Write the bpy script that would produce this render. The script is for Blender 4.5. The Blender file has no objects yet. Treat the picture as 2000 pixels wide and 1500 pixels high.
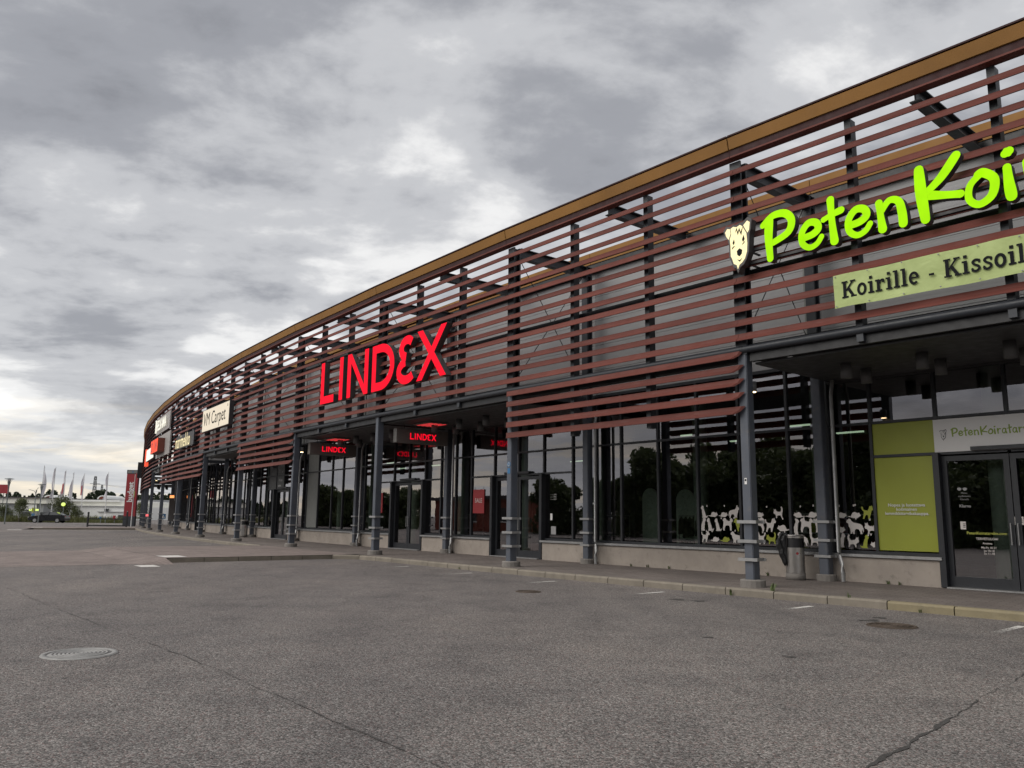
import bpy, bmesh, math, random
from mathutils import Vector, Matrix
import numpy as np

random.seed(7); RNG = np.random.default_rng(7)
SC = bpy.context.scene
COL = SC.collection
K = 0.8                      # scale of the survey units used below -> metres
FPX, PITCH, ROLL = 1572.71, math.radians(9.43), math.radians(-0.678)
CAM_H = 1.55 * K

# ------------------------------------------------------------------ camera
cp, sp, cr, sr_ = math.cos(PITCH), math.sin(PITCH), math.cos(ROLL), math.sin(ROLL)
RC = Matrix(((1, 0, 0), (0, cp, -sp), (0, sp, cp))) @ Matrix(((cr, 0, sr_), (0, 1, 0), (-sr_, 0, cr)))
cam_d = bpy.data.cameras.new('camera'); cam = bpy.data.objects.new('camera', cam_d); COL.objects.link(cam)
cam_d.sensor_width = 36; cam_d.lens = FPX / 2000 * 36; cam_d.clip_start = 0.05; cam_d.clip_end = 6000
right, fwd, up = RC @ Vector((1, 0, 0)), RC @ Vector((0, 1, 0)), RC @ Vector((0, 0, 1))
M = Matrix.Identity(4)
for i in range(3):
    M[i][0], M[i][1], M[i][2] = right[i], up[i], -fwd[i]
M[2][3] = CAM_H
cam.matrix_world = M
SC.camera = cam

# ------------------------------------------------------------------ sky, sun, exposure
SUN_AZ, SUN_EL = math.radians(-108), math.radians(40)      # azimuth from +Y, clockwise positive
w = bpy.data.worlds.new('World'); SC.world = w; w.use_nodes = True
nt = w.node_tree; nt.nodes.clear()
def N(t, tree=None, **kw):
    n = (tree or nt).nodes.new(t)
    for k, v in kw.items():
        setattr(n, k, v)
    return n
def MATH(tree, op, a, b=None, c=None, clamp=False):
    n = tree.nodes.new('ShaderNodeMath'); n.operation = op; n.use_clamp = clamp
    for i, v in enumerate((a, b, c)):
        if v is None: continue
        if isinstance(v, (int, float)): n.inputs[i].default_value = v
        else: tree.links.new(v, n.inputs[i])
    return n.outputs[0]
def RAMP(tree, fac, stops, interp='LINEAR'):
    n = tree.nodes.new('ShaderNodeValToRGB'); n.color_ramp.interpolation = interp
    e = n.color_ramp.elements
    while len(e) > 1: e.remove(e[-1])
    e[0].position = stops[0][0]; e[0].color = (*stops[0][1], 1)
    for p, c in stops[1:]:
        x = e.new(p); x.color = (*c, 1)
    tree.links.new(fac, n.inputs[0]); return n.outputs[0]
def NOISE(tree, vec, scale, detail=4, rough=.5, dist=0.0, out=0):
    n = tree.nodes.new('ShaderNodeTexNoise')
    n.inputs['Scale'].default_value = scale; n.inputs['Detail'].default_value = detail
    n.inputs['Roughness'].default_value = rough; n.inputs['Distortion'].default_value = dist
    if vec is not None: tree.links.new(vec, n.inputs['Vector'])
    return n.outputs[out]
def MIXC(tree, fac, a, b, mode='MIX'):
    n = tree.nodes.new('ShaderNodeMix'); n.data_type = 'RGBA'; n.blend_type = mode
    for sock, v in ((n.inputs[0], fac), (n.inputs[6], a), (n.inputs[7], b)):
        if isinstance(v, (int, float)): sock.default_value = v
        elif isinstance(v, (tuple, list)): sock.default_value = (*v, 1) if len(v) == 3 else v
        else: tree.links.new(v, sock)
    return n.outputs[2]
sky = N('ShaderNodeTexSky', sky_type='NISHITA', sun_disc=False)
sky.sun_elevation = SUN_EL; sky.sun_rotation = SUN_AZ
bg_sky = N('ShaderNodeBackground'); bg_sky.inputs[1].default_value = 0.06
nt.links.new(sky.outputs[0], bg_sky.inputs[0])
CLOUD_OFF = (12.8, 5.3, 0.0)
tc = N('ShaderNodeTexCoord')
sep = N('ShaderNodeSeparateXYZ'); nt.links.new(tc.outputs['Generated'], sep.inputs[0])
zc = MATH(nt, 'ADD', MATH(nt, 'MAXIMUM', sep.outputs[2], 0.0), 0.17)
px_ = MATH(nt, 'DIVIDE', sep.outputs[0], zc); py_ = MATH(nt, 'DIVIDE', sep.outputs[1], zc)
cmb = N('ShaderNodeCombineXYZ'); nt.links.new(px_, cmb.inputs[0]); nt.links.new(py_, cmb.inputs[1])
mp = N('ShaderNodeMapping'); nt.links.new(cmb.outputs[0], mp.inputs[0])
mp.inputs['Location'].default_value = CLOUD_OFF; mp.inputs['Rotation'].default_value = (0, 0, math.radians(-18)); mp.inputs['Scale'].default_value = (.85, 1.0, 1)
n_big = NOISE(nt, mp.outputs[0], 0.55, 2, .5, .2)
n_mid = NOISE(nt, mp.outputs[0], 1.7, 10, .55, .25)
n_fine = NOISE(nt, mp.outputs[0], 6.0, 8, .6, .2)
v = MATH(nt, 'ADD', MATH(nt, 'MULTIPLY', n_big, .42), MATH(nt, 'ADD', MATH(nt, 'MULTIPLY', n_mid, .46), MATH(nt, 'MULTIPLY', n_fine, .12)))
cloud = RAMP(nt, v, [(.345, (.145, .149, .164)), (.435, (.245, .251, .272)), (.50, (.40, .405, .42)), (.56, (.62, .618, .615)), (.65, (.92, .91, .89))], 'EASE')
# thin warm haze and cloud bands low over the horizon
mp2 = N('ShaderNodeMapping'); nt.links.new(tc.outputs['Generated'], mp2.inputs[0]); mp2.inputs['Scale'].default_value = (2.2, 2.2, 22)
bandn = NOISE(nt, mp2.outputs[0], 1.5, 7, .6, .5)
band = RAMP(nt, bandn, [(.34, (.36, .375, .40)), (.48, (.47, .475, .48)), (.56, (.64, .585, .49)), (.65, (.80, .70, .55))], 'EASE')
hz = RAMP(nt, sep.outputs[2], [(.02, (1, 1, 1)), (.15, (0, 0, 0))], 'EASE')
cl2 = MIXC(nt, MATH(nt, 'MULTIPLY', hz, .85), cloud, band)
bg_cl = N('ShaderNodeBackground'); bg_cl.inputs[1].default_value = 1.06
nt.links.new(cl2, bg_cl.inputs[0])
mixw = N('ShaderNodeMixShader'); mixw.inputs[0].default_value = 0.95
nt.links.new(bg_sky.outputs[0], mixw.inputs[1]); nt.links.new(bg_cl.outputs[0], mixw.inputs[2])
outw = N('ShaderNodeOutputWorld'); nt.links.new(mixw.outputs[0], outw.inputs[0])

sl = bpy.data.lights.new('sun', 'SUN'); so = bpy.data.objects.new('sun', sl); COL.objects.link(so)
sl.energy = 1.5; sl.angle = math.radians(55); sl.color = (1, .95, .88)
sd = Vector((math.sin(SUN_AZ) * math.cos(SUN_EL), math.cos(SUN_AZ) * math.cos(SUN_EL), math.sin(SUN_EL)))
so.rotation_euler = sd.to_track_quat('Z', 'Y').to_euler()
vs = SC.view_settings
vs.view_transform = 'Standard'; vs.look = 'None'; vs.gamma = 1; vs.use_curve_mapping = False; vs.exposure = 0.5
SC.render.engine = 'CYCLES'
SC.cycles.use_denoising = True
SC.cycles.max_bounces = 8; SC.cycles.transparent_max_bounces = 12; SC.cycles.caustics_reflective = False
SC.cycles.sample_clamp_indirect = 4

# ------------------------------------------------------------------ helpers: objects
def tag(o, label=None, cat=None, group=None, kind=None):
    if label: o['label'] = label
    if cat: o['category'] = cat
    if group: o['group'] = group
    if kind: o['kind'] = kind
    return o
def link(name, data, parent=None, mw=None):
    o = bpy.data.objects.new(name, data); COL.objects.link(o)
    if parent is not None: o.parent = parent
    if mw is not None: o.matrix_local = mw
    return o
def empty(name, mw=None):
    o = bpy.data.objects.new(name, None); COL.objects.link(o); o.empty_display_size = .2
    if mw is not None: o.matrix_world = mw
    return o
def T(x, y, z): return Matrix.Translation((x, y, z))
def RZ(a): return Matrix.Rotation(a, 4, 'Z')

class MB:
    """collects vertices and faces (with a material slot index) for one mesh"""
    def __init__(s): s.v = []; s.f = []; s.m = []; s.sm = []
    def add(s, vs_, fs, mi=0, smooth=False):
        b = len(s.v); s.v += [tuple(p) for p in vs_]
        for f in fs: s.f.append(tuple(b + i for i in f)); s.m.append(mi); s.sm.append(smooth)
        return s
    def box(s, x0, x1, y0, y1, z0, z1, mi=0):
        vs_ = [(x0, y0, z0), (x1, y0, z0), (x1, y1, z0), (x0, y1, z0), (x0, y0, z1), (x1, y0, z1), (x1, y1, z1), (x0, y1, z1)]
        return s.add(vs_, [(0, 3, 2, 1), (4, 5, 6, 7), (0, 1, 5, 4), (1, 2, 6, 5), (2, 3, 7, 6), (3, 0, 4, 7)], mi)
    def tube(s, pts, r, n=8, mi=0, cap=True):
        pts = [Vector(p) for p in pts]; rs = r if isinstance(r, (list, tuple)) else [r] * len(pts)
        base = len(s.v); rings = []
        for i, p in enumerate(pts):
            d = (pts[min(i + 1, len(pts) - 1)] - pts[max(i - 1, 0)]).normalized()
            a = Vector((0, 0, 1)) if abs(d.z) < .9 else Vector((1, 0, 0))
            x = d.cross(a).normalized(); y = d.cross(x)
            rings.append([p + (x * math.cos(t) + y * math.sin(t)) * rs[i] for t in [2 * math.pi * k / n for k in range(n)]])
        vs_ = [q for r_ in rings for q in r_]; fs = []
        for i in range(len(pts) - 1):
            for k in range(n):
                a, b = i * n + k, i * n + (k + 1) % n
                fs.append((a, a + n, b + n, b))
        s.add(vs_, fs, mi, True)
        if cap:
            s.add(rings[0], [tuple(range(n))], mi); s.add(rings[-1], [tuple(reversed(range(n)))], mi)
        return s
    def lathe(s, prof, n=24, mi=0, cx=0, cy=0, smooth=True):
        vs_, fs = [], []
        for (r, z) in prof:
            for k in range(n):
                t = 2 * math.pi * k / n; vs_.append((cx + r * math.cos(t), cy + r * math.sin(t), z))
        for i in range(len(prof) - 1):
            for k in range(n):
                a, b = i * n + k, i * n + (k + 1) % n
                fs.append((a, b, b + n, a + n))
        return s.add(vs_, fs, mi, smooth)
    def prism(s, poly, x0, x1, mi=0):
        """poly in (y,z), extruded along x"""
        n = len(poly)
        vs_ = [(x0, y, z) for y, z in poly] + [(x1, y, z) for y, z in poly]
        fs = [tuple(range(n)), tuple(reversed(range(n, 2 * n)))] + [(i, i + n, (i + 1) % n + n, (i + 1) % n) for i in range(n)]
        return s.add(vs_, fs, mi)
    def mesh(s, name, *mats):
        me = bpy.data.meshes.new(name); me.from_pydata(s.v, [], s.f)
        for m in mats: me.materials.append(m)
        me.polygons.foreach_set('material_index', s.m); me.polygons.foreach_set('use_smooth', s.sm)
        me.update(); return me
    def obj(s, name, mats, parent=None, mw=None, recalc=True, bevel=0):
        if not isinstance(mats, (list, tuple)): mats = [mats]
        me = s.mesh(name, *mats)
        if recalc or bevel:
            bm = bmesh.new(); bm.from_mesh(me)
            if bevel:
                bmesh.ops.bevel(bm, geom=[e for e in bm.edges], offset=bevel, segments=1, affect='EDGES', clamp_overlap=True)
            bmesh.ops.recalc_face_normals(bm, faces=bm.faces); bm.to_mesh(me); bm.free()
        return link(name, me, parent, mw)

# ------------------------------------------------------------------ helpers: materials
def base_mat(name):
    m = bpy.data.materials.new(name); m.use_nodes = True
    t = m.node_tree; b = t.nodes['Principled BSDF']; return m, t, b
def geo_pos(t):
    return t.nodes.new('ShaderNodeNewGeometry').outputs['Position']
def paint(name, col, rough=.5, metal=0.0, var=.12, vscale=1.2, bump=0.0, bscale=60, dirt=None, spec=.5, rnd=False):
    m, t, b = base_mat(name)
    p = geo_pos(t)
    n1 = NOISE(t, p, vscale, 6, .6)
    dark = tuple(c * (1 - var) for c in col); light = tuple(min(1, c * (1 + var)) for c in col)
    c = RAMP(t, n1, [(.3, dark), (.7, light)])
    if dirt:
        n2 = NOISE(t, p, vscale * 3.1, 8, .7)
        c = MIXC(t, RAMP(t, n2, [(.55, (0, 0, 0)), (.75, (.7, .7, .7))]), c, dirt)
    if rnd:   # pieces faded a little differently, with faint streaks
        oi = t.nodes.new('ShaderNodeObjectInfo')
        c = MIXC(t, 1.0, c, RAMP(t, oi.outputs['Random'], [(0, (.82, .84, .86)), (1, (1.16, 1.14, 1.12))]), 'MULTIPLY')
        c = MIXC(t, RAMP(t, NOISE(t, p, 9, 6, .7), [(.56, (0, 0, 0)), (.78, (.35, .35, .35))]), c, (.11, .050, .042))
    t.links.new(c, b.inputs['Base Color'])
    rr = RAMP(t, NOISE(t, p, vscale * 5, 4), [(.3, (rough * .85,) * 3), (.7, (min(1, rough * 1.15),) * 3)])
    t.links.new(rr, b.inputs['Roughness']); b.inputs['Metallic'].default_value = metal
    b.inputs['Specular IOR Level'].default_value = spec
    if bump:
        bn = t.nodes.new('ShaderNodeBump'); bn.inputs['Strength'].default_value = bump; bn.inputs['Distance'].default_value = .02
        t.links.new(NOISE(t, p, bscale, 4, .6), bn.inputs['Height']); t.links.new(bn.outputs[0], b.inputs['Normal'])
    return m
def emit(name, col, strength, base=(.5, .5, .5), var=.0):
    m, t, b = base_mat(name)
    b.inputs['Base Color'].default_value = (*base, 1); b.inputs['Roughness'].default_value = .7; b.inputs['Specular IOR Level'].default_value = .08
    b.inputs['Emission Color'].default_value = (*col, 1); b.inputs['Emission Strength'].default_value = strength
    if var:
        n = NOISE(t, geo_pos(t), 3.0, 3)
        t.links.new(RAMP(t, n, [(.3, (strength * (1 - var),) * 3), (.7, (strength * (1 + var),) * 3)]), b.inputs['Emission Strength'])
    return m

MT = {}
MT['slat'] = paint('rust_red_slat_paint', (.132, .040, .031), .6, 0, .16, .9, .03, 80, None, .2, True)
MT['slat_dark'] = paint('dark_maroon_trim', (.042, .016, .016), .6, 0, .1, 1.2, 0, 1, None, .2)
MT['ochre'] = paint('ochre_fascia_paint', (.26, .130, .036), .6, 0, .14, .7, 0, 1, None, .2)
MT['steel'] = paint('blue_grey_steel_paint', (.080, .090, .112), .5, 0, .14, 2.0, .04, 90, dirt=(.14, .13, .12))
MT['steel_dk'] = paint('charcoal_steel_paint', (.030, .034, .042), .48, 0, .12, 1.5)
MT['galv'] = paint('galvanised_steel', (.34, .34, .34), .45, .55, .18, 5)
MT['frame'] = paint('dark_window_frame', (.020, .022, .027), .45, .0, .1, 2)
MT['soffit'] = paint('dark_soffit_board', (.040, .040, .042), .55, 0, .12)
MT['can'] = paint('grey_lamp_housing', (.11, .11, .112), .5, 0, .08)
MT['gutter'] = paint('black_gutter', (.014, .014, .016), .5)
MT['panel_grey'] = paint('grey_beige_panel', (.19, .195, .185), .5, 0, .06)
MT['panel_dk'] = paint('dark_grey_panel', (.085, .088, .09), .5, 0, .06)
MT['concrete'] = paint('plinth_concrete', (.36, .315, .275), .85, 0, .14, 1.6, .15, 70, dirt=(.19, .165, .145))
MT['conc_dk'] = paint('grey_base_concrete', (.20, .185, .17), .9, 0, .15, 4, .2, 60)
MT['kerb'] = paint('kerb_stone', (.21, .185, .15), .85, 0, .18, 2.2, .25, 60, dirt=(.13, .115, .095))
MT['kerb_y'] = paint('kerb_stone_lichen', (.235, .20, .125), .85, 0, .18, 2.2, .25, 60, dirt=(.15, .13, .09))
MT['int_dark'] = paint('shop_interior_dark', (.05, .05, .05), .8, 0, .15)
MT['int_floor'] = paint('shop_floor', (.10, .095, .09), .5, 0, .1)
MT['int_col'] = paint('pale_green_column', (.55, .64, .55), .6, 0, .05)
MT['int_white'] = paint('shop_fitting_white', (.55, .55, .53), .6)
MT['cloth'] = paint('hung_clothes', (.35, .32, .30), .9, 0, .5, 6)
MT['rod'] = paint('black_rod', (.03, .03, .033), .5)
MT['roof'] = paint('roof_felt', (.08, .08, .08), .9)
MT['red_print'] = paint('red_poster_print', (.30, .022, .026), .5, 0, .05)
MT['white_print'] = paint('white_print', (.72, .71, .70), .5, 0, .04)
MT['cream_print'] = paint('cream_print', (.62, .58, .55), .5, 0, .04)
MT['green_print'] = paint('lime_green_print', (.30, .33, .032), .45, 0, .05)
MT['green_text'] = paint('leaf_green_print', (.24, .34, .04), .5, 0, .04)
MT['dark_print'] = paint('dark_print', (.012, .013, .015), .7, 0, .04, 1.2, 0, 1, None, .08)
MT['blue_print'] = paint('blue_print', (.03, .14, .30), .5, 0, .04)
MT['grey_print'] = paint('pale_grey_print', (.33, .33, .33), .5)
MT['yellow_print'] = paint('yellow_green_print', (.45, .47, .08), .5)
MT['e_red'] = emit('lit_red_face', (1.0, .004, .024), .80, (.06, .001, .002), .06)
MT['e_green'] = emit('lit_lime_face', (.41, .92, .0), .66, (.05, .10, .003), .10)
MT['e_cream'] = emit('lit_cream_face', (1.0, .86, .44), .60, (.5, .45, .3), .04)
MT['e_board'] = emit('lit_ivory_board', (1.0, .87, .66), .28, (.55, .5, .42))
MT['e_white'] = emit('lit_white_face', (1.0, .97, .82), .5, (.5, .5, .45))
MT['e_gold'] = emit('lit_gold_letters', (1.0, .86, .50), .62, (.5, .42, .25))
MT['e_orange'] = emit('lit_orange_red_face', (1.0, .11, .05), .62, (.4, .05, .03))
MT['e_warm'] = emit('warm_lamp', (1.0, .72, .38), 6.0)
MT['e_strip'] = emit('shop_strip_light', (.80, 1.0, .72), .45)
MT['e_lime'] = emit('lit_lime_sign', (.75, 1.0, .03), .6)
MT['e_rlamp'] = emit('lit_red_lamp', (1.0, .02, .03), .75)
MT['e_olamp'] = emit('lit_orange_lamp', (1.0, .32, .08), 1.1)
MT['e_glow'] = emit('painted_sign_glow', (1.0, .02, .03), .42)  # emission standing in for the red letters' light on the soffit
MT['return'] = paint('dark_letter_return', (.055, .05, .05), .5)
MT['return_o'] = paint('rust_letter_return', (.16, .04, .025), .5)
MT['board_dk'] = paint('brown_grey_sign_box', (.16, .15, .14), .5)
MT['board_gr'] = paint('light_grey_sign_board', (.30, .28, .27), .5)
MT['stainless'] = paint('stainless_steel', (.46, .44, .42), .32, .9, .12, 5)
MT['bag'] = paint('black_bin_bag', (.012, .012, .013), .38, 0, .1, 4, .5, 25)
MT['iron'] = paint('cast_iron', (.27, .265, .258), .6, .15, .2, 12, .2, 120)
MT['iron_rust'] = paint('rusty_iron', (.075, .055, .042), .7, .2, .25, 12, .3, 100)
MT['weed'] = paint('weed_leaf', (.075, .105, .03), .6, 0, .3, 20)

def cladding():
    m, t, b = base_mat('grey_ribbed_cladding')
    p = geo_pos(t)
    sx = t.nodes.new('ShaderNodeSeparateXYZ'); t.links.new(p, sx.inputs[0])
    c = RAMP(t, NOISE(t, p, .5, 5), [(.3, (.27, .27, .277)), (.7, (.33, .33, .337))])
    t.links.new(c, b.inputs['Base Color'])
    b.inputs['Metallic'].default_value = .1; b.inputs['Roughness'].default_value = .5
    wv = MATH(t, 'PINGPONG', MATH(t, 'MULTIPLY', sx.outputs[2], 1 / .055), 1.0)
    bn = t.nodes.new('ShaderNodeBump'); bn.inputs['Strength'].default_value = .35; bn.inputs['Distance'].default_value = .006
    t.links.new(MATH(t, 'SMOOTH_MIN', wv, .5, .2), bn.inputs['Height']); t.links.new(bn.outputs[0], b.inputs['Normal'])
    return m
MT['clad'] = cladding()

def glass(name, tint, ior=2.2):
    m = bpy.data.materials.new(name); m.use_nodes = True; t = m.node_tree; t.nodes.clear()
    tr = N('ShaderNodeBsdfTransparent', t); tr.inputs[0].default_value = (*tint, 1)
    gl = N('ShaderNodeBsdfGlossy', t); gl.inputs['Roughness'].default_value = 0.0; gl.inputs[0].default_value = (.93, .90, .93, 1)
    bn = N('ShaderNodeBump', t); bn.inputs['Strength'].default_value = .02; bn.inputs['Distance'].default_value = .05
    t.links.new(NOISE(t, geo_pos(t), 1.1, 2), bn.inputs['Height']); t.links.new(bn.outputs[0], gl.inputs['Normal'])
    fr = N('ShaderNodeFresnel', t); fr.inputs[0].default_value = ior
    # two glass faces reflect: 2R/(1+R)
    f2 = MATH(t, 'DIVIDE', MATH(t, 'MULTIPLY', fr.outputs[0], 2.0), MATH(t, 'ADD', fr.outputs[0], 1.0), clamp=True)
    mx = N('ShaderNodeMixShader', t); t.links.new(f2, mx.inputs[0]); t.links.new(tr.outputs[0], mx.inputs[1]); t.links.new(gl.outputs[0], mx.inputs[2])
    o = N('ShaderNodeOutputMaterial', t); t.links.new(mx.outputs[0], o.inputs[0])
    return m
MT['glass'] = glass('shop_window_glass', (.62, .67, .64))

def asphalt():
    m, t, b = base_mat('worn_asphalt')
    p = geo_pos(t)
    def vor(scale, feat='F1'):
        n = t.nodes.new('ShaderNodeTexVoronoi'); n.inputs['Scale'].default_value = scale; n.feature = feat
        t.links.new(p, n.inputs['Vector']); return n
    v1 = vor(80); v2 = vor(170)
    s1 = t.nodes.new('ShaderNodeSeparateColor'); t.links.new(v1.outputs['Color'], s1.inputs[0])
    s2 = t.nodes.new('ShaderNodeSeparateColor'); t.links.new(v2.outputs['Color'], s2.inputs[0])
    stone = MATH(t, 'ADD', MATH(t, 'MULTIPLY', s1.outputs[0], .6), MATH(t, 'MULTIPLY', s2.outputs[0], .4))
    mid = NOISE(t, p, 32, 6, .7)
    stone = MATH(t, 'ADD', MATH(t, 'MULTIPLY', stone, .62), MATH(t, 'MULTIPLY', mid, .38))
    c = RAMP(t, stone, [(.22, (.034, .031, .030)), (.40, (.096, .090, .086)), (.55, (.167, .157, .151)), (.72, (.31, .292, .281)), (.85, (.50, .475, .458))])
    # reddish and brown stones here and there
    c = MIXC(t, RAMP(t, s1.outputs[1], [(.80, (0, 0, 0)), (.92, (.45, .45, .45))]), c, (.23, .15, .14))
    big = NOISE(t, p, .16, 5, .55)
    c = MIXC(t, 1.0, c, RAMP(t, big, [(.32, (.87, .865, .87)), (.5, (1, .985, .975)), (.68, (1.12, 1.085, 1.05))]), 'MULTIPLY')
    med = NOISE(t, p, 1.3, 6, .65)
    c = MIXC(t, 1.0, c, RAMP(t, med, [(.30, (.78, .78, .79)), (.5, (1, 1, 1)), (.72, (1.1, 1.09, 1.08))]), 'MULTIPLY')
    # dark oil drips and damp marks
    oil = NOISE(t, p, .75, 3, .4)
    c = MIXC(t, RAMP(t, oil, [(.70, (0, 0, 0)), (.80, (.55, .55, .55))]), c, (.06, .056, .054))
    # lanes polished by tyres, running along the shop front
    mpt = t.nodes.new('ShaderNodeMapping'); mpt.inputs['Rotation'].default_value = (0, 0, math.radians(-39)); mpt.inputs['Scale'].default_value = (.42, .035, 1); t.links.new(p, mpt.inputs[0])
    c = MIXC(t, 1.0, c, RAMP(t, NOISE(t, mpt.outputs[0], 1.0, 4, .6, .3), [(.36, (.86, .86, .87)), (.5, (1, 1, 1)), (.64, (1.13, 1.12, 1.10))]), 'MULTIPLY')
    t.links.new(c, b.inputs['Base Color'])
    b.inputs['Roughness'].default_value = .82; b.inputs['Specular IOR Level'].default_value = .35
    bn = t.nodes.new('ShaderNodeBump'); bn.inputs['Strength'].default_value = .7; bn.inputs['Distance'].default_value = .008
    h = MATH(t, 'SUBTRACT', MATH(t, 'MULTIPLY', mid, .7), v1.outputs['Distance'])
    t.links.new(h, bn.inputs['Height']); t.links.new(bn.outputs[0], b.inputs['Normal'])
    return m
MT['asphalt'] = asphalt()
MT['asph_patch'] = paint('crack_bitumen', (.055, .051, .049), .75, 0, .3, 14, .4, 60)
MT['stain'] = paint('asphalt_oil_stain', (.065, .06, .058), .6, 0, .35, 9, .3, 60)

def pavers(name, c1, c2, ang):
    m, t, b = base_mat(name)
    p = geo_pos(t)
    mp_ = t.nodes.new('ShaderNodeMapping'); mp_.inputs['Rotation'].default_value = (0, 0, ang); t.links.new(p, mp_.inputs[0])
    br = t.nodes.new('ShaderNodeTexBrick'); t.links.new(mp_.outputs[0], br.inputs[0])
    br.inputs['Color1'].default_value = (*c1, 1); br.inputs['Color2'].default_value = (*c2, 1); br.inputs['Mortar'].default_value = (.07, .063, .058, 1)
    br.inputs['Scale'].default_value = 1.0; br.inputs['Brick Width'].default_value = .28; br.inputs['Row Height'].default_value = .14
    br.inputs['Mortar Size'].default_value = .006; br.inputs['Mortar Smooth'].default_value = .3; br.inputs['Bias'].default_value = 0
    c = MIXC(t, 1.0, br.outputs[0], RAMP(t, NOISE(t, p, .8, 6, .65), [(.3, (.72, .71, .70)), (.7, (1.12, 1.1, 1.08))]), 'MULTIPLY')
    c = MIXC(t, 1.0, c, RAMP(t, NOISE(t, p, 45, 4, .7), [(.3, (.8, .8, .8)), (.7, (1.15, 1.15, 1.15))]), 'MULTIPLY')
    t.links.new(c, b.inputs['Base Color']); b.inputs['Roughness'].default_value = .85
    bn = t.nodes.new('ShaderNodeBump'); bn.inputs['Strength'].default_value = .4; bn.inputs['Distance'].default_value = .006
    t.links.new(br.outputs[1], bn.inputs['Height']); bn.invert = True; t.links.new(bn.outputs[0], b.inputs['Normal'])
    return m
MT['paver'] = pavers('walk_pavers', (.155, .130, .118), (.19, .165, .152), math.radians(40))
MT['paver_red'] = pavers('crossing_pavers', (.22, .18, .165), (.26, .215, .20), math.radians(40))

def worn_line(name, fade_len, hard=.5):
    """white road paint worn through to the asphalt; object x runs along the line from the well kept end"""
    m, t, b = base_mat(name)
    p = geo_pos(t)
    b.inputs['Base Color'].default_value = (.62, .60, .57, 1); b.inputs['Roughness'].default_value = .8
    tcn = t.nodes.new('ShaderNodeTexCoord'); sx = t.nodes.new('ShaderNodeSeparateXYZ'); t.links.new(tcn.outputs['Object'], sx.inputs[0])
    n = NOISE(t, p, 38, 5, .7); n2 = NOISE(t, p, 2.5, 4, .6)
    a = MATH(t, 'ADD', MATH(t, 'MULTIPLY', n, .9), MATH(t, 'MULTIPLY', n2, .5))
    a = MATH(t, 'SUBTRACT', a, MATH(t, 'MULTIPLY', sx.outputs[0], .55 / fade_len))
    a = MATH(t, 'MULTIPLY_ADD', MATH(t, 'SUBTRACT', a, hard), 5.0, .3, clamp=True)
    tr = t.nodes.new('ShaderNodeBsdfTransparent'); mx = t.nodes.new('ShaderNodeMixShader')
    t.links.new(a, mx.inputs[0]); t.links.new(tr.outputs[0], mx.inputs[1]); t.links.new(b.outputs[0], mx.inputs[2])
    t.links.new(mx.outputs[0], t.nodes['Material Output'].inputs[0])
    return m
MT['line'] = worn_line('worn_white_line', 1.5, .45)
MT['mark'] = worn_line('worn_white_mark', 30, .42)

def leafmat(name, c1, c2):
    m, t, b = base_mat(name)
    oi = t.nodes.new('ShaderNodeNewGeometry')
    n = NOISE(t, oi.outputs['Position'], 1.7, 4)
    c = RAMP(t, n, [(.3, c1), (.7, c2)])
    t.links.new(c, b.inputs['Base Color']); b.inputs['Roughness'].default_value = .6
    tl = t.nodes.new('ShaderNodeBsdfTranslucent'); t.links.new(c, tl.inputs[0])
    mx = t.nodes.new('ShaderNodeMixShader'); mx.inputs[0].default_value = .3
    t.links.new(b.outputs[0], mx.inputs[1]); t.links.new(tl.outputs[0], mx.inputs[2])
    t.links.new(mx.outputs[0], t.nodes['Material Output'].inputs[0])
    return m
MT['leaf'] = leafmat('tree_leaves', (.035, .052, .020), (.085, .11, .036))
MT['leaf2'] = leafmat('olive_leaves', (.06, .075, .028), (.11, .125, .045))
MT['pine'] = leafmat('conifer_needles', (.022, .036, .020), (.045, .062, .030))
MT['bark'] = paint('bark', (.085, .07, .058), .9, 0, .25, 8, .4, 30)
MT['grass'] = leafmat('verge_grass', (.07, .085, .028), (.15, .15, .05))
MT['white_wall'] = paint('white_shed_wall', (.78, .78, .76), .6, 0, .05, .3)
MT['white_wall2'] = paint('cream_fascia', (.80, .79, .72), .6, 0, .04, .3)
MT['grey_wall'] = paint('grey_shed_wall', (.30, .31, .32), .6, 0, .06, .3)
MT['dk_roof'] = paint('dark_roof', (.07, .065, .065), .8)
MT['red_wall'] = paint('red_brick_wall', (.20, .055, .035), .85, 0, .15, .8)
MT['maroon'] = paint('maroon_sign_paint', (.30, .022, .030), .4, 0, .06)
MT['far_glass'] = paint('far_window', (.05, .055, .06), .15)
MT['pole'] = paint('white_pole', (.62, .62, .62), .45)
MT['lamp_pole'] = paint('grey_green_lamp_pole', (.15, .17, .17), .5)
MT['flag'] = paint('pale_flag_cloth', (.60, .58, .62), .8, 0, .12, 2)
MT['flag_red'] = paint('red_flag_print', (.45, .07, .08), .8)
MT['car'] = paint('black_car_paint', (.012, .013, .016), .22, 0, .05, 2, 0, 1, None, .7)
MT['tyre'] = paint('tyre', (.02, .02, .02), .85)
MT['car_glass'] = paint('car_glass', (.02, .023, .027), .06, 0, .02, 2, 0, 1, None, .8)
MT['lattice'] = paint('pylon_steel', (.20, .205, .21), .6, .3)
MT['black_metal'] = paint('black_metal', (.014, .014, .016), .5)

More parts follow.
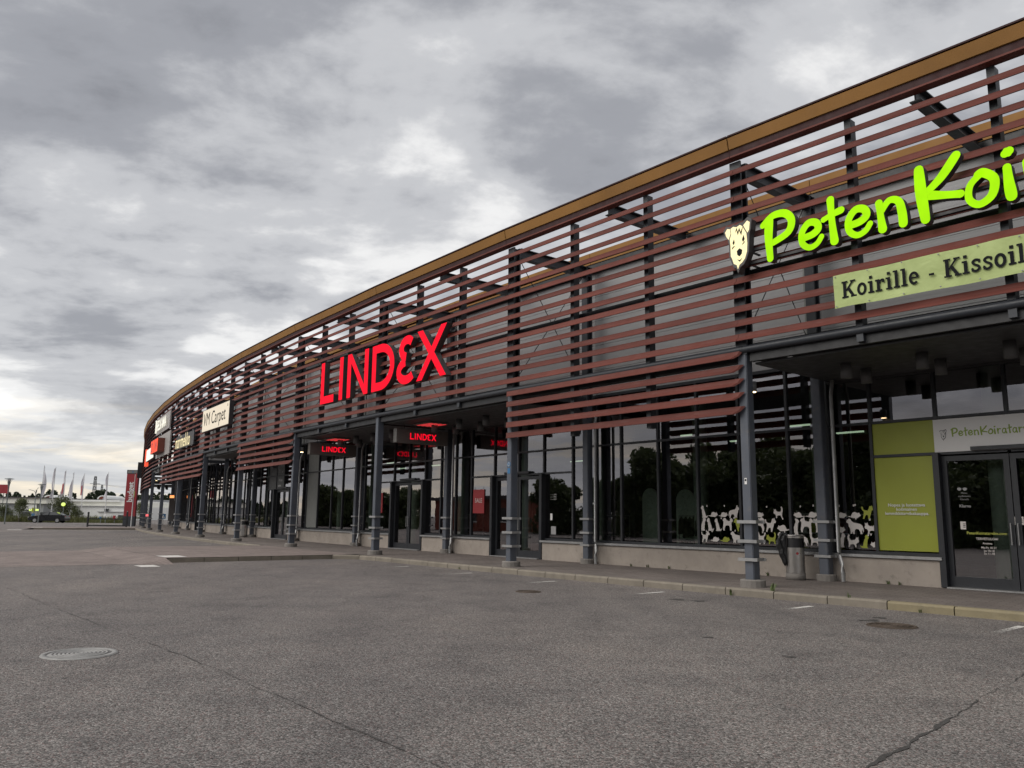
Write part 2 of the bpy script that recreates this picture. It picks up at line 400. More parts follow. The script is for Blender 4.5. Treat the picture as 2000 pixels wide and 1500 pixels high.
# ------------------------------------------------------------------ the arc of the building (survey units, see K)
AC = (261.6967, 238.5593); AR = 336.7792; T0 = 3.849249; DT = -0.0266479
TH = math.tan(abs(DT) / 2); CH = 2 * AR * math.sin(abs(DT) / 2)       # chord between columns
def colp(i, o=0.0):
    t = T0 + DT * i; return Vector((AC[0] + (AR + o) * math.cos(t), AC[1] + (AR + o) * math.sin(t)))
def W(s, o, z):
    """point on the facade: s bays from the nearest column in view, o outwards, z up"""
    i = math.floor(s); q = colp(i, o).lerp(colp(i + 1, o), s - i); return Vector((q.x * K, q.y * K, z * K))
def bayM(i):
    a, b = colp(i), colp(i + 1); d = (b - a).normalized(); n = Vector((-d.y, d.x))     # n points outwards
    m_ = Matrix.Identity(4)
    m_[0][0], m_[1][0] = d.x, d.y; m_[0][1], m_[1][1] = n.x, n.y
    m_[0][3], m_[1][3] = a.x * K, a.y * K
    return m_
def lx(fr, o):
    e = -o * TH; return (e + fr * (CH - 2 * e)) * K
def face_frame(s_left, o, z, s_right):
    """frame for signs: X reads left to right, Y up, Z outwards"""
    a, b = W(s_left, o, z), W(s_right, o, z); x = (b - a); x.z = 0; x.normalize(); y = Vector((0, 0, 1)); zz = x.cross(y)
    m_ = Matrix.Identity(4)
    for i in range(3): m_[i][0], m_[i][1], m_[i][2], m_[i][3] = x[i], y[i], zz[i], a[i]
    return m_
def at(px, py, D):
    """point at depth D metres along the camera's heading for a place in the photograph (2000 px wide)"""
    d = RC @ Vector(((px - 1000) / FPX, 1, (750 - py) / FPX)); t = D / d.y
    return Vector((d.x * t, D, CAM_H + d.z * t))

GZ = -0.165 * K                                                        # road level, walk is 0
MESH = {}
def shared(key, fn):
    if key not in MESH: MESH[key] = fn()
    return MESH[key]
def fix(me):
    bm = bmesh.new(); bm.from_mesh(me); bmesh.ops.recalc_face_normals(bm, faces=bm.faces); bm.to_mesh(me); bm.free(); return me

# ================================================================== SETTING
def strip(name, s0, s1, o0, o1, z, mat, steps=None, thick=0):
    mb = MB(); n = steps or max(1, int(math.ceil(s1 - s0)) * 2)
    ss = [s0 + (s1 - s0) * k / n for k in range(n + 1)]
    top = [W(s, o0(s) if callable(o0) else o0, z) for s in ss] + [W(s, o1(s) if callable(o1) else o1, z) for s in ss]
    fs = [(k, k + 1, n + 2 + k, n + 1 + k) for k in range(n)]
    mb.add(top, fs)
    return tag(mb.obj(name, mat), kind='structure')
gm = MB()
gm.add([(-2500, -2500, GZ), (2500, -2500, GZ), (2500, 4000, GZ), (-2500, 4000, GZ)], [(0, 1, 2, 3)])
ground = tag(gm.obj('ground', MT['asphalt']), kind='structure')

KO = 0.75                                                             # kerb line, outwards of the columns
walk = strip('pavement', -4, 13, -4.2, KO - .17, 0.0, MT['paver'], 68)
# raised crossing that leaves the walk between the third and the fourth column
cross = strip('raised_crossing', 2.06, 3.25, KO - .16, 8.0, 0.002, MT['paver_red'], 8)
strip('crossing_paving', 2.02, 3.30, 9.0, 30.0, GZ / K + .004, MT['paver_red'], 6)
mb_ = MB(); mb_.add([W(2.06, 7.99, .001), W(3.25, 7.99, .001), W(3.30, 9.02, GZ / K + .0045), W(1.98, 9.02, GZ / K + .0045)], [(0, 1, 2, 3)])
mb_.add([W(2.06, 7.99, .001), W(1.98, 9.02, GZ / K + .0045), W(1.94, 7.99, GZ / K + .001)], [(0, 1, 2)])
tag(mb_.obj('crossing_ramp', MT['paver_red']), kind='structure')

kerb = empty('kerb')
tag(kerb, kind='structure')
def kerb_stone(a, b, zt=.0, mat='kerb', wdt=.17):
    """one stone with its outer face on the line a-b (survey xy), outer side to the right of a->b"""
    a3, b3 = Vector(a), Vector(b); d = (b3 - a3); L = d.length * K; d.normalize()
    ln = L - .012
    mb = MB()
    j = random.uniform(-.004, .004)
    prof = [(0, -.25), (0, zt * K - .03 + j), (.025, zt * K + j), (wdt * K, zt * K + .003 + j), (wdt * K, -.25)]
    mb.prism(prof, 0.006, ln)
    m_ = Matrix.Identity(4); n = Vector((-d.y, d.x))
    m_[0][0], m_[1][0], m_[0][1], m_[1][1] = d.x, d.y, n.x, n.y
    m_[0][3], m_[1][3] = a3.x * K, a3.y * K
    return mb.obj('kerb_stone', MT[mat], kerb, m_)
def cxy(s, o):
    i = math.floor(s); q = colp(i, o).lerp(colp(i + 1, o), s - i); return (q.x, q.y)
def kerb_run(pts, step, mat):
    """pts: dense polyline (survey xy), outer side to the right"""
    L = [0]
    for p, q in zip(pts, pts[1:]): L.append(L[-1] + math.dist(p, q))
    def P(l):
        for i in range(len(pts) - 1):
            if L[i + 1] >= l or i == len(pts) - 2:
                f = (l - L[i]) / (L[i + 1] - L[i]); return (pts[i][0] + f * (pts[i + 1][0] - pts[i][0]), pts[i][1] + f * (pts[i + 1][1] - pts[i][1]))
    n = int(L[-1] / step)
    for k in range(n):
        kerb_stone(P(L[-1] * k / n), P(L[-1] * (k + 1) / n), 0.0, mat if isinstance(mat, str) else mat(k / n))
# outer side is on the right when walking in -s direction
run1 = [cxy(s, KO) for s in np.linspace(1.98, -2.2, 90)]
corner = [cxy(2.06 - .08 * math.sin(a), KO + .7 - .7 * math.cos(a)) for a in np.linspace(math.pi / 2, 0, 8)]
run1b = [cxy(2.06, o) for o in np.linspace(7.9, KO + .8, 24)]
kerb_run([cxy(2.06, o) for o in np.linspace(7.9, KO + .75, 20)] + [cxy(2.06 - .09 * math.sin(a), KO + .72 - .72 * (1 - math.cos(a))) for a in np.linspace(0.1, math.pi / 2, 6)] + run1[2:], 1.25, lambda f: 'kerb_y' if f > .62 else 'kerb')
kerb_run([cxy(s, KO) for s in np.linspace(8.95, 3.28, 90)], 1.6, 'kerb')
kerb_run([cxy(8.96, o) for o in np.linspace(KO, 10, 14)], 1.6, 'kerb')
# far pavement at the end of the car park, the street, the verge
strip('far_pavement', 8.98, 9.9, KO - .16, 11.0, -.006, MT['paver_red'], 4)

# painted lines: parts of the ground
def paint_quad(name, a, b, wd, mat, z):
    a, b = Vector(a), Vector(b); d = b - a; L = d.length * K; d.normalize()
    mb = MB(); mb.add([(0, -wd * K / 2, 0), (L, -wd * K / 2, 0), (L, wd * K / 2, 0), (0, wd * K / 2, 0)], [(0, 1, 2, 3)])
    m_ = Matrix.Identity(4); n = Vector((-d.y, d.x))
    m_[0][0], m_[1][0], m_[0][1], m_[1][1] = d.x, d.y, n.x, n.y
    m_[0][3], m_[1][3], m_[2][3] = a.x * K, a.y * K, z
    return mb.obj(name, mat, ground, m_, recalc=False)
for k in range(-4, 5):
    s = .17 + .4225 * k
    if s < 1.6: paint_quad('parking_line', cxy(s, 1.45), cxy(s - .005, 7.5), .13, MT['line'], GZ + .004)
for k in range(13):
    s = 3.62 + .4225 * k
    paint_quad('parking_line', cxy(s, 1.3), cxy(s - .004, 7.0), .13, MT['line'], GZ + .004)
paint_quad('crossing_mark', cxy(2.17, 7.15), cxy(2.17, 7.95), 1.25, MT['mark'], .0072)
paint_quad('crossing_mark', cxy(1.88, 8.7), cxy(1.88, 9.3), 1.0, MT['mark'], GZ + .004)
paint_quad('crossing_mark', cxy(8.75, 10.9), cxy(8.75, 12.1), 1.5, MT['mark'], GZ + .004)
paint_quad('crossing_mark', cxy(9.25, 9.4), cxy(9.25, 10.4), 1.6, MT['mark'], .0042)

# long cracks filled with bitumen
def crack(pts, wd, seed, mat='asph_patch', name='crack'):
    r = random.Random(seed); mb = MB(); P = []
    for (a, b) in zip(pts, pts[1:]):
        L = math.dist(a, b); n = max(2, int(L / .06))
        for k in range(n):
            f = k / n; P.append(Vector((a[0] + f * (b[0] - a[0]), a[1] + f * (b[1] - a[1]))))
    off = 0; Lf, Rt = [], []
    for i, p in enumerate(P):
        d = (P[min(i + 1, len(P) - 1)] - P[max(0, i - 1)]).normalized(); n = Vector((-d.y, d.x))
        off = off * .93 + r.uniform(-.012, .012); w2 = wd * r.uniform(.15, 1.0) * (1.2 if math.sin(i * .11 + seed) > .2 else .45)
        c = p + n * off; Lf.append((*(c + n * w2), 0)); Rt.append((*(c - n * w2), 0))
    m = len(P); mb.add(Lf + Rt, [(i, i + 1, m + i + 1, m + i) for i in range(m - 1)])
    return mb.obj(name, MT[mat], ground, T(0, 0, GZ + .0045), recalc=False)
crack([(-9.6, 15.58), (-5.75, 11.08), (-3.48, 8.57), (-2.06, 6.87), (-.97, 5.52), (-.2, 4.5), (.4, 3.5)], .009, 3)
crack([(3.69, 6.65), (2.67, 5.5), (1.94, 4.71), (1.2, 3.9)], .018, 5)
crack([(3.75, 6.72), (5.2, 8.2), (6.1, 9.4)], .007, 11)
crack([(-14, 30), (-9, 22), (-4.2, 17), (-1.5, 13.5)], .006, 8)
crack([(-16, 21.6), (-12.2, 21.2), (-10.6, 22.4)], .035, 9)
def blot(x, y, rx, ry, seed):
    r = random.Random(seed); mb = MB(); n = 26
    pts = []
    for k in range(n):
        t = 2 * math.pi * k / n; q = 1 + .25 * math.sin(3 * t + seed) + r.uniform(-.22, .22); pts.append((rx * q * math.cos(t), ry * q * math.sin(t), 0))
    mb.add(pts, [tuple(range(n))])
    mb.obj('oil_stain', MT['stain'], ground, T(x, y, GZ + .0038) @ RZ(r.uniform(0, 6)), recalc=False)
for i, (px, py, rx) in enumerate([(1322, 1171, .13), (1365, 1174, .12), (1700, 1212, .12), (1720, 1207, .10), (1385, 1245, .06), (780, 1106, .14), (905, 1109, .2), (1540, 1283, .07)]):
    d = RC @ Vector(((px - 1000) / FPX, 1, (750 - py) / FPX)); t = (GZ - CAM_H) / d.z
    blot(d.x * t, d.y * t, rx, rx * .8, i)

# ================================================================== SHOP BUILDING
B = empty('shop_building')
tag(B, 'long curved single-storey shop building with rust red slats and glazed front', 'building')
B0, B1 = -2, 13                                                       # bays built
LOW = (0, 3, 5, 6, 8, 9, 10, 11, -2)                                  # bays with low sun slats and open roof
DOOR = {-1: 1, 1: 1, 2: 1, 4: 1, 7: 1}
FRS = {3: [0, .14, .325, .5, .73, .93, 1], 4: [0, .12, .24, .42, .60, .80, 1], 2: [0, .14, .30, .47, .64, .84, 1]}
FR = [0, .14, .325, .5, .68, .865, 1]
BM = {b: bayM(b) for b in range(B0 - 1, B1 + 1)}
def bbox(name, b, f0, f1, o0, o1, z0, z1, mat, parent=None, g0=0.0, g1=0.0, bevel=0):
    """box in bay b between fractions f0..f1 (less gaps in metres), o0..o1 outwards, z0..z1 (survey units)"""
    om = (o0 + o1) / 2
    key = (name, round(f0, 4), round(f1, 4), o0, o1, z0, z1, mat, g0, g1)
    def mk():
        mb = MB(); mb.box(lx(f0, om) + g0, lx(f1, om) - g1, o0 * K, o1 * K, z0 * K, z1 * K)
        me = mb.mesh(name, MT[mat])
        if bevel:
            bm = bmesh.new(); bm.from_mesh(me); bmesh.ops.bevel(bm, geom=list(bm.edges), offset=bevel, segments=1, affect='EDGES'); bm.to_mesh(me); bm.free()
        return fix(me)
    me = shared(key, mk)
    if parent is None: return link(name, me, B, BM[b])
    return link(name, me, parent)
# --- interior shell
def shell(name, o0, o1, z0, z1, mat):
    mb = MB(); n = (B1 - B0) * 2; ss = [B0 + (B1 - B0) * k / n for k in range(n + 1)]
    q = []
    for s in ss: q += [W(s, o0, z0), W(s, o1, z0), W(s, o1, z1), W(s, o0, z1)]
    fs = []
    for k in range(n):
        for j in range(4): fs.append((4 * k + j, 4 * k + (j + 1) % 4, 4 * k + 4 + (j + 1) % 4, 4 * k + 4 + j))
    fs += [(0, 1, 2, 3), (4 * n, 4 * n + 1, 4 * n + 2, 4 * n + 3)]
    mb.add(q, fs); return mb.obj(name, MT[mat], B)
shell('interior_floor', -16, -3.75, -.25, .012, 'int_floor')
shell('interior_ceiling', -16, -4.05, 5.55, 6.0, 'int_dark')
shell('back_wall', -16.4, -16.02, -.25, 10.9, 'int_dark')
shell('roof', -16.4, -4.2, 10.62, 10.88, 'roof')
for b in (B0, B1):
    mb = MB(); p = [W(b, -16.3, 0), W(b, -3.9, 0), W(b, -3.9, 10.6), W(b, -16.3, 10.6)]
    d = (W(b + .02, -3.9, 0) - W(b, -3.9, 0)); q = [v_ + d for v_ in p]
    mb.add(p + q, [(0, 1, 2, 3), (4, 5, 6, 7), (0, 1, 5, 4), (1, 2, 6, 5), (2, 3, 7, 6), (3, 0, 4, 7)]); mb.obj('end_wall', MT['clad'], B)
# --- slats
SLAT = [(.17, .185), (.225, .185), (.262, .085), (.352, .002), (.352, -.014), (.318, -.014), (.235, .062), (.17, .17)]
def slat_mesh(z, short):
    def mk():
        mb = MB(); zz = z * K
        o = .25; e = -o * TH
        x0, x1 = lx(0, o), lx(1, o)
        poly = [(a * K, zz + c * K) for a, c in SLAT]
        n = len(poly)
        if short:   # the low slats end in a slanted cut
            v0 = [(-.06 + (a / K - .17) * 1.1 - .14 * (0 if c > zz + .1 else 0), a, c) for a, c in poly]; v1 = [(x1 + .10 - (a / K - .17) * .9, a, c) for a, c in poly]
        else:
            v0 = [(x0 + .004, a, c) for a, c in poly]; v1 = [(x1 - .004, a, c) for a, c in poly]
        mb.add(v0 + v1, [tuple(range(n)), tuple(reversed(range(n, 2 * n)))] + [(i, i + n, (i + 1) % n + n, (i + 1) % n) for i in range(n)])
        return fix(mb.mesh('louvre_slat', MT['slat']))
    return shared(('slat', round(z, 3), short), mk)
UPZ = [10.25 - .3605 * k for k in range(13)]                          # lowest at 5.91
LOZ = [5.50 - .345 * k for k in range(5)]
def jit(b, z):
    r = random.Random(int(b * 131 + z * 977)); return BM[b] @ T(0, r.uniform(-.004, .004), r.uniform(-.005, .005))
for b in range(B0, B1):
    for z in UPZ: link('louvre_slat', slat_mesh(z, False), B, jit(b, z))
    if b in LOW:
        for z in LOZ: link('louvre_slat', slat_mesh(z, True), B, jit(b, z))
# --- front fascia (ochre gutter board, maroon lips) per bay
FASC = [(.30, 11.235), (.42, 11.235), (.46, 11.20), (.40, 10.915), (.30, 10.90)]
def fascia():
    mb = MB(); n = len(FASC)
    poly = [(a * K, c * K) for a, c in FASC]; x0, x1 = lx(0, .4) + .012, lx(1, .4) - .012
    mb.prism(poly, x0, x1); return fix(mb.mesh('fascia_board', MT['ochre']))
for b in range(B0, B1):
    fo = link('fascia_board', shared('fasc', fascia), B, BM[b])
    bbox('fascia_lip', b, 0, 1, .26, .475, 11.237, 11.275, 'slat_dark', fo, .012, .012)
    bbox('fascia_beam', b, 0, 1, .10, .36, 10.745, 10.905, 'slat_dark', None)
    bbox('fascia_soffit', b, 0, 1, .10, .37, 10.70, 10.742, 'slat', None, .005, .005)
    # edge beam above the walk
    mb = None
    def beam():
        mb = MB(); x0, x1 = lx(0, 0), lx(1, 0)
        mb.tube([(x0, .14 * K, 5.72 * K), (x1, .14 * K, 5.72 * K)], .085 * K * 1.1, 12); return fix(mb.mesh('edge_tube', MT['steel_dk']))
    link('edge_tube', shared('edge', beam), B, BM[b])
    bbox('edge_beam', b, 0, 1, -.10, .06, 5.42, 5.84, 'gutter', None, .14, .14)
    bbox('mid_rail', b, 0, 1, -.22, -.12, 7.68, 7.80, 'steel_dk', None, .10, .10)
# --- posts at the thirds of each bay
for b in range(B0, B1):
    for k, fr in enumerate((1 / 3, 2 / 3)):
        zl = 4.0 if b in LOW else 5.46
        bbox('post', b, fr - .0085, fr + .0085, -.08 + .002 * k, .162, zl, 10.68, 'steel_dk')
        for z in (8.95, 6.35): bbox('post_bracket', b, fr - .013, fr + .013, .02, .20, z, z + .06, 'steel_dk')
# --- columns (H section, bands, pad)
def H_mesh(wd, dp, z0, z1, mat):
    mb = MB(); f = .045
    mb.box(-wd / 2, wd / 2, dp / 2 - f, dp / 2, z0, z1); mb.box(-wd / 2, wd / 2, -dp / 2, -dp / 2 + f, z0, z1)
    mb.box(-.028, .028, -dp / 2 + f - .001, dp / 2 - f + .001, z0, z1)
    return fix(mb.mesh('column', MT[mat]))
def box_col(wd, dp, z0, z1, mat):
    mb = MB(); mb.box(-wd / 2, wd / 2, -dp / 2, dp / 2, z0, z1); me = mb.mesh('column', MT[mat])
    bm = bmesh.new(); bm.from_mesh(me); bmesh.ops.bevel(bm, geom=[e for e in bm.edges if abs(e.verts[0].co.z - e.verts[1].co.z) > .5], offset=.014, segments=2, affect='EDGES'); bm.to_mesh(me); bm.free()
    return fix(me)
def band_mesh(w2, d2, h):
    mb = MB(); t_ = .02
    mb.box(-w2, w2, d2 - t_, d2, -h / 2, h / 2); mb.box(-w2, w2, -d2, -d2 + t_, -h / 2, h / 2)
    mb.box(-w2 + .05, -w2 + .05 + t_, -d2 + t_, d2 - t_, -h / 2, h / 2); mb.box(w2 - .05 - t_, w2 - .05, -d2 + t_, d2 - t_, -h / 2, h / 2)
    return fix(mb.mesh('column_band', MT['galv']))
def pad_mesh(r, h):
    mb = MB(); mb.lathe([(0, -.05), (r, -.05), (r, h - .02), (r - .02, h), (0, h)], 16, smooth=False)
    return fix(mb.mesh('column_pad', MT['conc_dk']))
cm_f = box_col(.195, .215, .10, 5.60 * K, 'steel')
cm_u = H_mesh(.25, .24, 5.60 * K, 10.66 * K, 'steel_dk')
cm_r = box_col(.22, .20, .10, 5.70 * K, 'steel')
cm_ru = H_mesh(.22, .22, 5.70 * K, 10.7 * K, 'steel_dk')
bnd = band_mesh(.21, .155, .06); bnd_r = band_mesh(.185, .14, .055); pad_f = pad_mesh(.24, .14); pad_r = pad_mesh(.21, .14)
def colM(i, o):
    t = T0 + DT * i; n = Vector((math.cos(t), math.sin(t))); d = Vector((n.y, -n.x)); p = colp(i, o)
    m_ = Matrix.Identity(4); m_[0][0], m_[1][0], m_[0][1], m_[1][1] = d.x, d.y, n.x, n.y; m_[0][3], m_[1][3] = p.x * K, p.y * K
    return m_
bar = MB(); bar.tube([(0, -.05, 10.55 * K), (0, -3.35 * K, 6.1 * K)], .011, 6); bar_a = bar.mesh('brace_rod', MT['rod'])
bar = MB(); bar.tube([(.03, -.05, 6.0 * K), (.03, -3.35 * K, 10.45 * K)], .011, 6); bar_b = bar.mesh('brace_rod', MT['rod'])
bar = MB(); bar.lathe([(0, -.02), (.05, -.02), (.05, .02), (0, .02)], 12); ringm = bar.mesh('brace_node', MT['rod'])
pipe = MB()
px0, po = -.30, -.05
pipe.tube([(px0, po - .1, 5.35 * K), (px0, po - .03, 5.1 * K), (px0, po, 4.9 * K), (px0, po, .62), (px0 - .03, po + .04, .52), (px0 - .10, po + .10, .36), (px0 - .13, po + .13, .26), (px0 - .13, po + .13, .015)], .042, 10)
for z in (.30, .34, .20): pipe.tube([(px0 - .13, po + .13, z * .5), (px0 - .13, po + .13, z * .5 + .03)], .048, 10)
pipe_me = fix(pipe.mesh('downpipe', MT['galv']))
for i in range(B0, B1 + 1):
    m0 = colM(i, 0)
    c = link('column', cm_f, B, m0)
    for z in (1.53, 1.07, .64): link('column_band', bnd, c, T(0, 0, z * K + random.uniform(-.012, .012)))
    link('column_pad', pad_f, c)
    u = link('column', cm_u, B, m0)
    r = link('column', cm_r, B, colM(i, -3.45))
    for z in (1.53, 1.07, .64): link('column_band', bnd_r, r, T(0, 0, z * K + random.uniform(-.012, .012)))
    link('column_pad', pad_r, r)
    if i % 2 == 0 or i in (1, 3): link('downpipe', pipe_me, B, colM(i, -3.40))
    link('column', cm_ru, B, colM(i, -3.45))
    # rafter between the two columns: I-beam
    mb = MB
    def raft():
        mb = MB(); zt, zb = 10.70 * K, 10.34 * K
        y0, y1 = -.16, -3.45 * K - .12
        mb.box(-.1, .1, y1, y0, zt - .022, zt); mb.box(-.1, .1, y1, y0, zb, zb + .022); mb.box(-.012, .012, y1, y0, zb + .0219, zt - .0219)
        return fix(mb.mesh('rafter', MT['steel_dk']))
    link('rafter', shared('raft', raft), B, m0)
    def raft_mid():
        mb = MB(); zt, zb = 10.88 * K, 10.56 * K
        y0, y1 = .09 * K, -3.45 * K - .12
        mb.box(-.1, .1, y1, y0, zt - .022, zt); mb.box(-.1, .1, y1, y0, zb, zb + .022); mb.box(-.012, .012, y1, y0, zb + .0219, zt - .0219)
        return fix(mb.mesh('rafter', MT['steel_dk']))
    if i < B1: link('rafter', shared('raft_mid', raft_mid), B, colM(i + .5, -.02))
    def raft2():
        mb = MB(); zt, zb = 5.80 * K, 5.58 * K; mb.box(-.07, .07, -3.45 * K + .14, -.14, zb, zt); return fix(mb.mesh('tie_beam', MT['steel_dk']))
    link('tie_beam', shared('raft2', raft2), B, m0)
    br_ = link('brace_rod', bar_a, B, m0); link('brace_rod', bar_b, B, m0)
    link('brace_node', ringm, br_, T(.015, -1.68 * K - .02, 8.28 * K) @ Matrix.Rotation(math.pi / 2, 4, 'Y'))
# --- rear wall above the glazing
for b in range(B0, B1):
    n = 5
    for k in range(n):
        z0, z1 = 5.98 + (10.6 - 5.98) * k / n, 5.98 + (10.6 - 5.98) * (k + 1) / n
        bbox('cladding_panel', b, 0, 1, -4.02, -3.90, z0, z1 - .012, 'clad', None, .004, .004)
    bbox('wall_flashing', b, .028, .055, -3.905, -3.85, 6.0, 10.58, 'panel_grey')
    bbox('cladding_backing', b, 0, 1, -4.16, -4.04, 5.6, 10.62, 'gutter')
    bbox('rear_gutter', b, 0, 1, -3.98, -3.66, 10.62, 10.86, 'gutter')
    bbox('rear_fascia', b, 0, 1, -3.98, -3.60, 11.02, 11.29, 'ochre', None, .006, .006)
    bbox('rear_recess', b, 0, 1, -3.98, -3.74, 10.935, 11.015, 'gutter')
    bbox('rear_trim', b, 0, 1, -3.98, -3.63, 10.865, 10.93, 'ochre', None, .006, .006)
# --- glazing
SILLZ, TR1, TR2, GTOP = .80, 3.25, 4.14, 5.88
GO = -3.92
SOLID = {}            # (bay, cell, row) -> material of a closed panel
SOLID[(-1, 4, 0)] = 'green_print'; SOLID[(-1, 4, 1)] = 'green_print'
for cell in (3, 4):
    for row in (1, 2): SOLID[(4, cell, row)] = 'panel_dk'
SOLID[(3, 4, 0)] = 'panel_grey'; SOLID[(3, 4, 1)] = 'panel_grey'; SOLID[(3, 4, 2)] = 'panel_grey'
def pane(b, f0, f1, z0, z1, mat, parent=None, o=GO, name='pane', inset=.03):
    om = o
    key = ('pane', name, round(f0, 4), round(f1, 4), z0, z1, mat, o, inset)
    def mk():
        mb = MB(); x0, x1 = lx(f0, om) + inset, lx(f1, om) - inset
        if mat == 'glass': mb.add([(x0, o * K, z0 * K + inset), (x1, o * K, z0 * K + inset), (x1, o * K, z1 * K - inset), (x0, o * K, z1 * K - inset)], [(0, 3, 2, 1)])
        else: mb.box(x0, x1, o * K - .03, o * K + .012, z0 * K + inset, z1 * K - inset)
        return mb.mesh(name, MT[mat])
    me = shared(key, mk)
    o_ = link(name, me, parent if parent is not None else B, None if parent is not None else BM[b])
    return o_
DOORS = {}
def door(b, f0, f1):
    """double door of two glazed leaves, frame recessed behind the plinth"""
    d = None
    fm = (f0 + f1) / 2
    for k, (a, c) in enumerate(((f0, fm), (fm, f1))):
        def mk(a=a, c=c):
            mb = MB(); x0, x1 = lx(a, GO) + (.05 if a == f0 else .008), lx(c, GO) - (.05 if c == f1 else .008); z0, z1 = .03, TR1 * K - .06; y0, y1 = GO * K - .05, GO * K + .02; t_ = .10
            mb.box(x0, x0 + t_, y0, y1, z0, z1); mb.box(x1 - t_, x1, y0, y1, z0, z1)
            mb.box(x0 + t_, x1 - t_, y0, y1, z1 - .10, z1); mb.box(x0 + t_, x1 - t_, y0, y1, z0, z0 + .20)
            return fix(mb.mesh('door_leaf', MT['frame']))
        lf = link('door_leaf', shared(('leaf', a, c, f0), mk), B, BM[b])
        def mg(a=a, c=c):
            mb = MB(); x0, x1 = lx(a, GO) + .14, lx(c, GO) - .14; y = GO * K - .015
            mb.add([(x0, y, .22), (x1, y, .22), (x1, y, TR1 * K - .15), (x0, y, TR1 * K - .15)], [(0, 3, 2, 1)]); return mb.mesh('pane', MT['glass'])
        link('pane', shared(('leafg', a, c), mg), lf)
        def mh(a=a, c=c, k=k):
            mb = MB(); x = lx(c, GO) - .06 if k == 0 else lx(a, GO) + .06
            y = GO * K + .075; mb.tube([(x, y, .85), (x, y, 1.25)], .012, 8); mb.tube([(x, y - .06, .9), (x, y, .9)], .008, 6); mb.tube([(x, y - .06, 1.2), (x, y, 1.2)], .008, 6)
            return mb.mesh('door_handle', MT['galv'])
        link('door_handle', shared(('leafh', a, c), mh), lf)
        DOORS[(b, k)] = lf
    for (fa, g) in ((f0, 0), (f1, 1)):
        bbox('door_jamb', b, fa - .008, fa + .008, -4.05, -3.70, 0.014, TR1, 'frame')
    bbox('door_sill', b, f0 + .01, f1 - .01, -3.95, -3.62, 0.004, .035, 'galv')
    bbox('door_operator', b, f0 + .09, f1 - .09, -3.89, -3.76, TR1 + .03, TR1 + .12, 'frame')
for b in range(B0, B1):
    fr = FRS.get(b, FR)
    has = b in DOOR
    for k in range(7):
        if k == 6: continue
        top_only = has and k == 3
        bbox('mullion', b, fr[k] - .0045, fr[k] + .0045, -3.99, -3.86, TR1 if top_only else (SILLZ if not (has and k in (2, 4)) else .02), GTOP, 'frame')
    bbox('transom', b, 0, 1, -3.985, -3.864, TR2 - .035, TR2 + .035, 'frame')
    bbox('head_rail', b, 0, 1, -3.99, -3.85, GTOP, 5.976, 'frame')
    rows_door = [(SILLZ, TR1), (TR1, TR2), (TR2, GTOP)]; rows_plain = [(SILLZ, TR2), None, (TR2, GTOP)]
    for k in range(6):
        dk = has and k in (2, 3)
        rows = rows_door if (has and 1 <= k <= 4) else rows_plain
        if has and 1 <= k <= 4: bbox('transom', b, fr[k], fr[k + 1], -3.983, -3.866, TR1 - .035, TR1 + .035, 'frame', None, .03, .03)
        for ri, rw in enumerate(rows):
            if rw is None or (dk and ri == 0): continue
            sm = SOLID.get((b, k, ri)) or ('glass')
            pane(b, fr[k], fr[k + 1], rw[0], rw[1], sm, name='pane' if sm == 'glass' else 'infill_panel')
    # bottom rail, sill and plinth, left of and right of the door
    spans = [(0, fr[2]), (fr[4], 1)] if has else [(0, 1)]
    for (a, c) in spans:
        bbox('bottom_rail', b, a, c, -3.985, -3.862, .725, .805, 'frame')
        bbox('plinth', b, a, c, -4.05, -3.74, -.05, .645, 'concrete', None, .004, .004)
        sil = bbox('sill', b, a, c, -3.95, -3.665, .65, .72, 'galv', None, .003, .003)
    if has: door(b, fr[2], fr[4])
# --- canopy over the entrances
def can_mesh():
    mb = MB(); mb.lathe([(.0, 0), (.105, 0), (.105, .30), (0, .30)], 16); return fix(mb.mesh('downlight', MT['can']))
for b in range(B0, B1):
    if b in LOW: continue
    bbox('canopy_soffit', b, 0, 1, -3.84, -.12, 5.36, 5.41, 'soffit', None, .15, .15)
    bbox('canopy_roof', b, 0, 1, -3.84, -.12, 5.842, 5.90, 'roof', None, .10, .10)
    bbox('canopy_edge', b, 0, 1, -3.88, -3.845, 5.30, 5.86, 'soffit', None, .05, .05)
    for fx in (.20, .40, .60, .80):
        for o in (-1.55, -2.6):
            link('downlight', shared('can', can_mesh), B, BM[b] @ T(lx(fx, o), o * K, 5.36 * K - .29))
# --- pale interior columns, strip lights
def icol():
    mb = MB(); mb.lathe([(.19, 0.01), (.19, 5.55 * K)], 20); return mb.mesh('interior_column', MT['int_col'])
for i in range(-1, 9):
    for df in (.08, .56):
        p = W(i + df, -4.75, 0); link('interior_column', shared('icol', icol), B, T(p.x, p.y, 0))
def strp():
    mb = MB(); mb.box(-.38, .38, -.04, .04, 0, .04); return mb.mesh('strip_light', MT['e_strip'])
for i in range(-1, 8):
    for df in (.25, .75):
        for o in (-6.5, -9.5, -13):
            if (i * 7 + int(df * 4) * 3 + int(-o)) % 3: continue
            mloc = BM[i] @ T(lx(df, o), o * K, 4.55 * K); link('strip_light', shared('strp', strp), B, mloc)
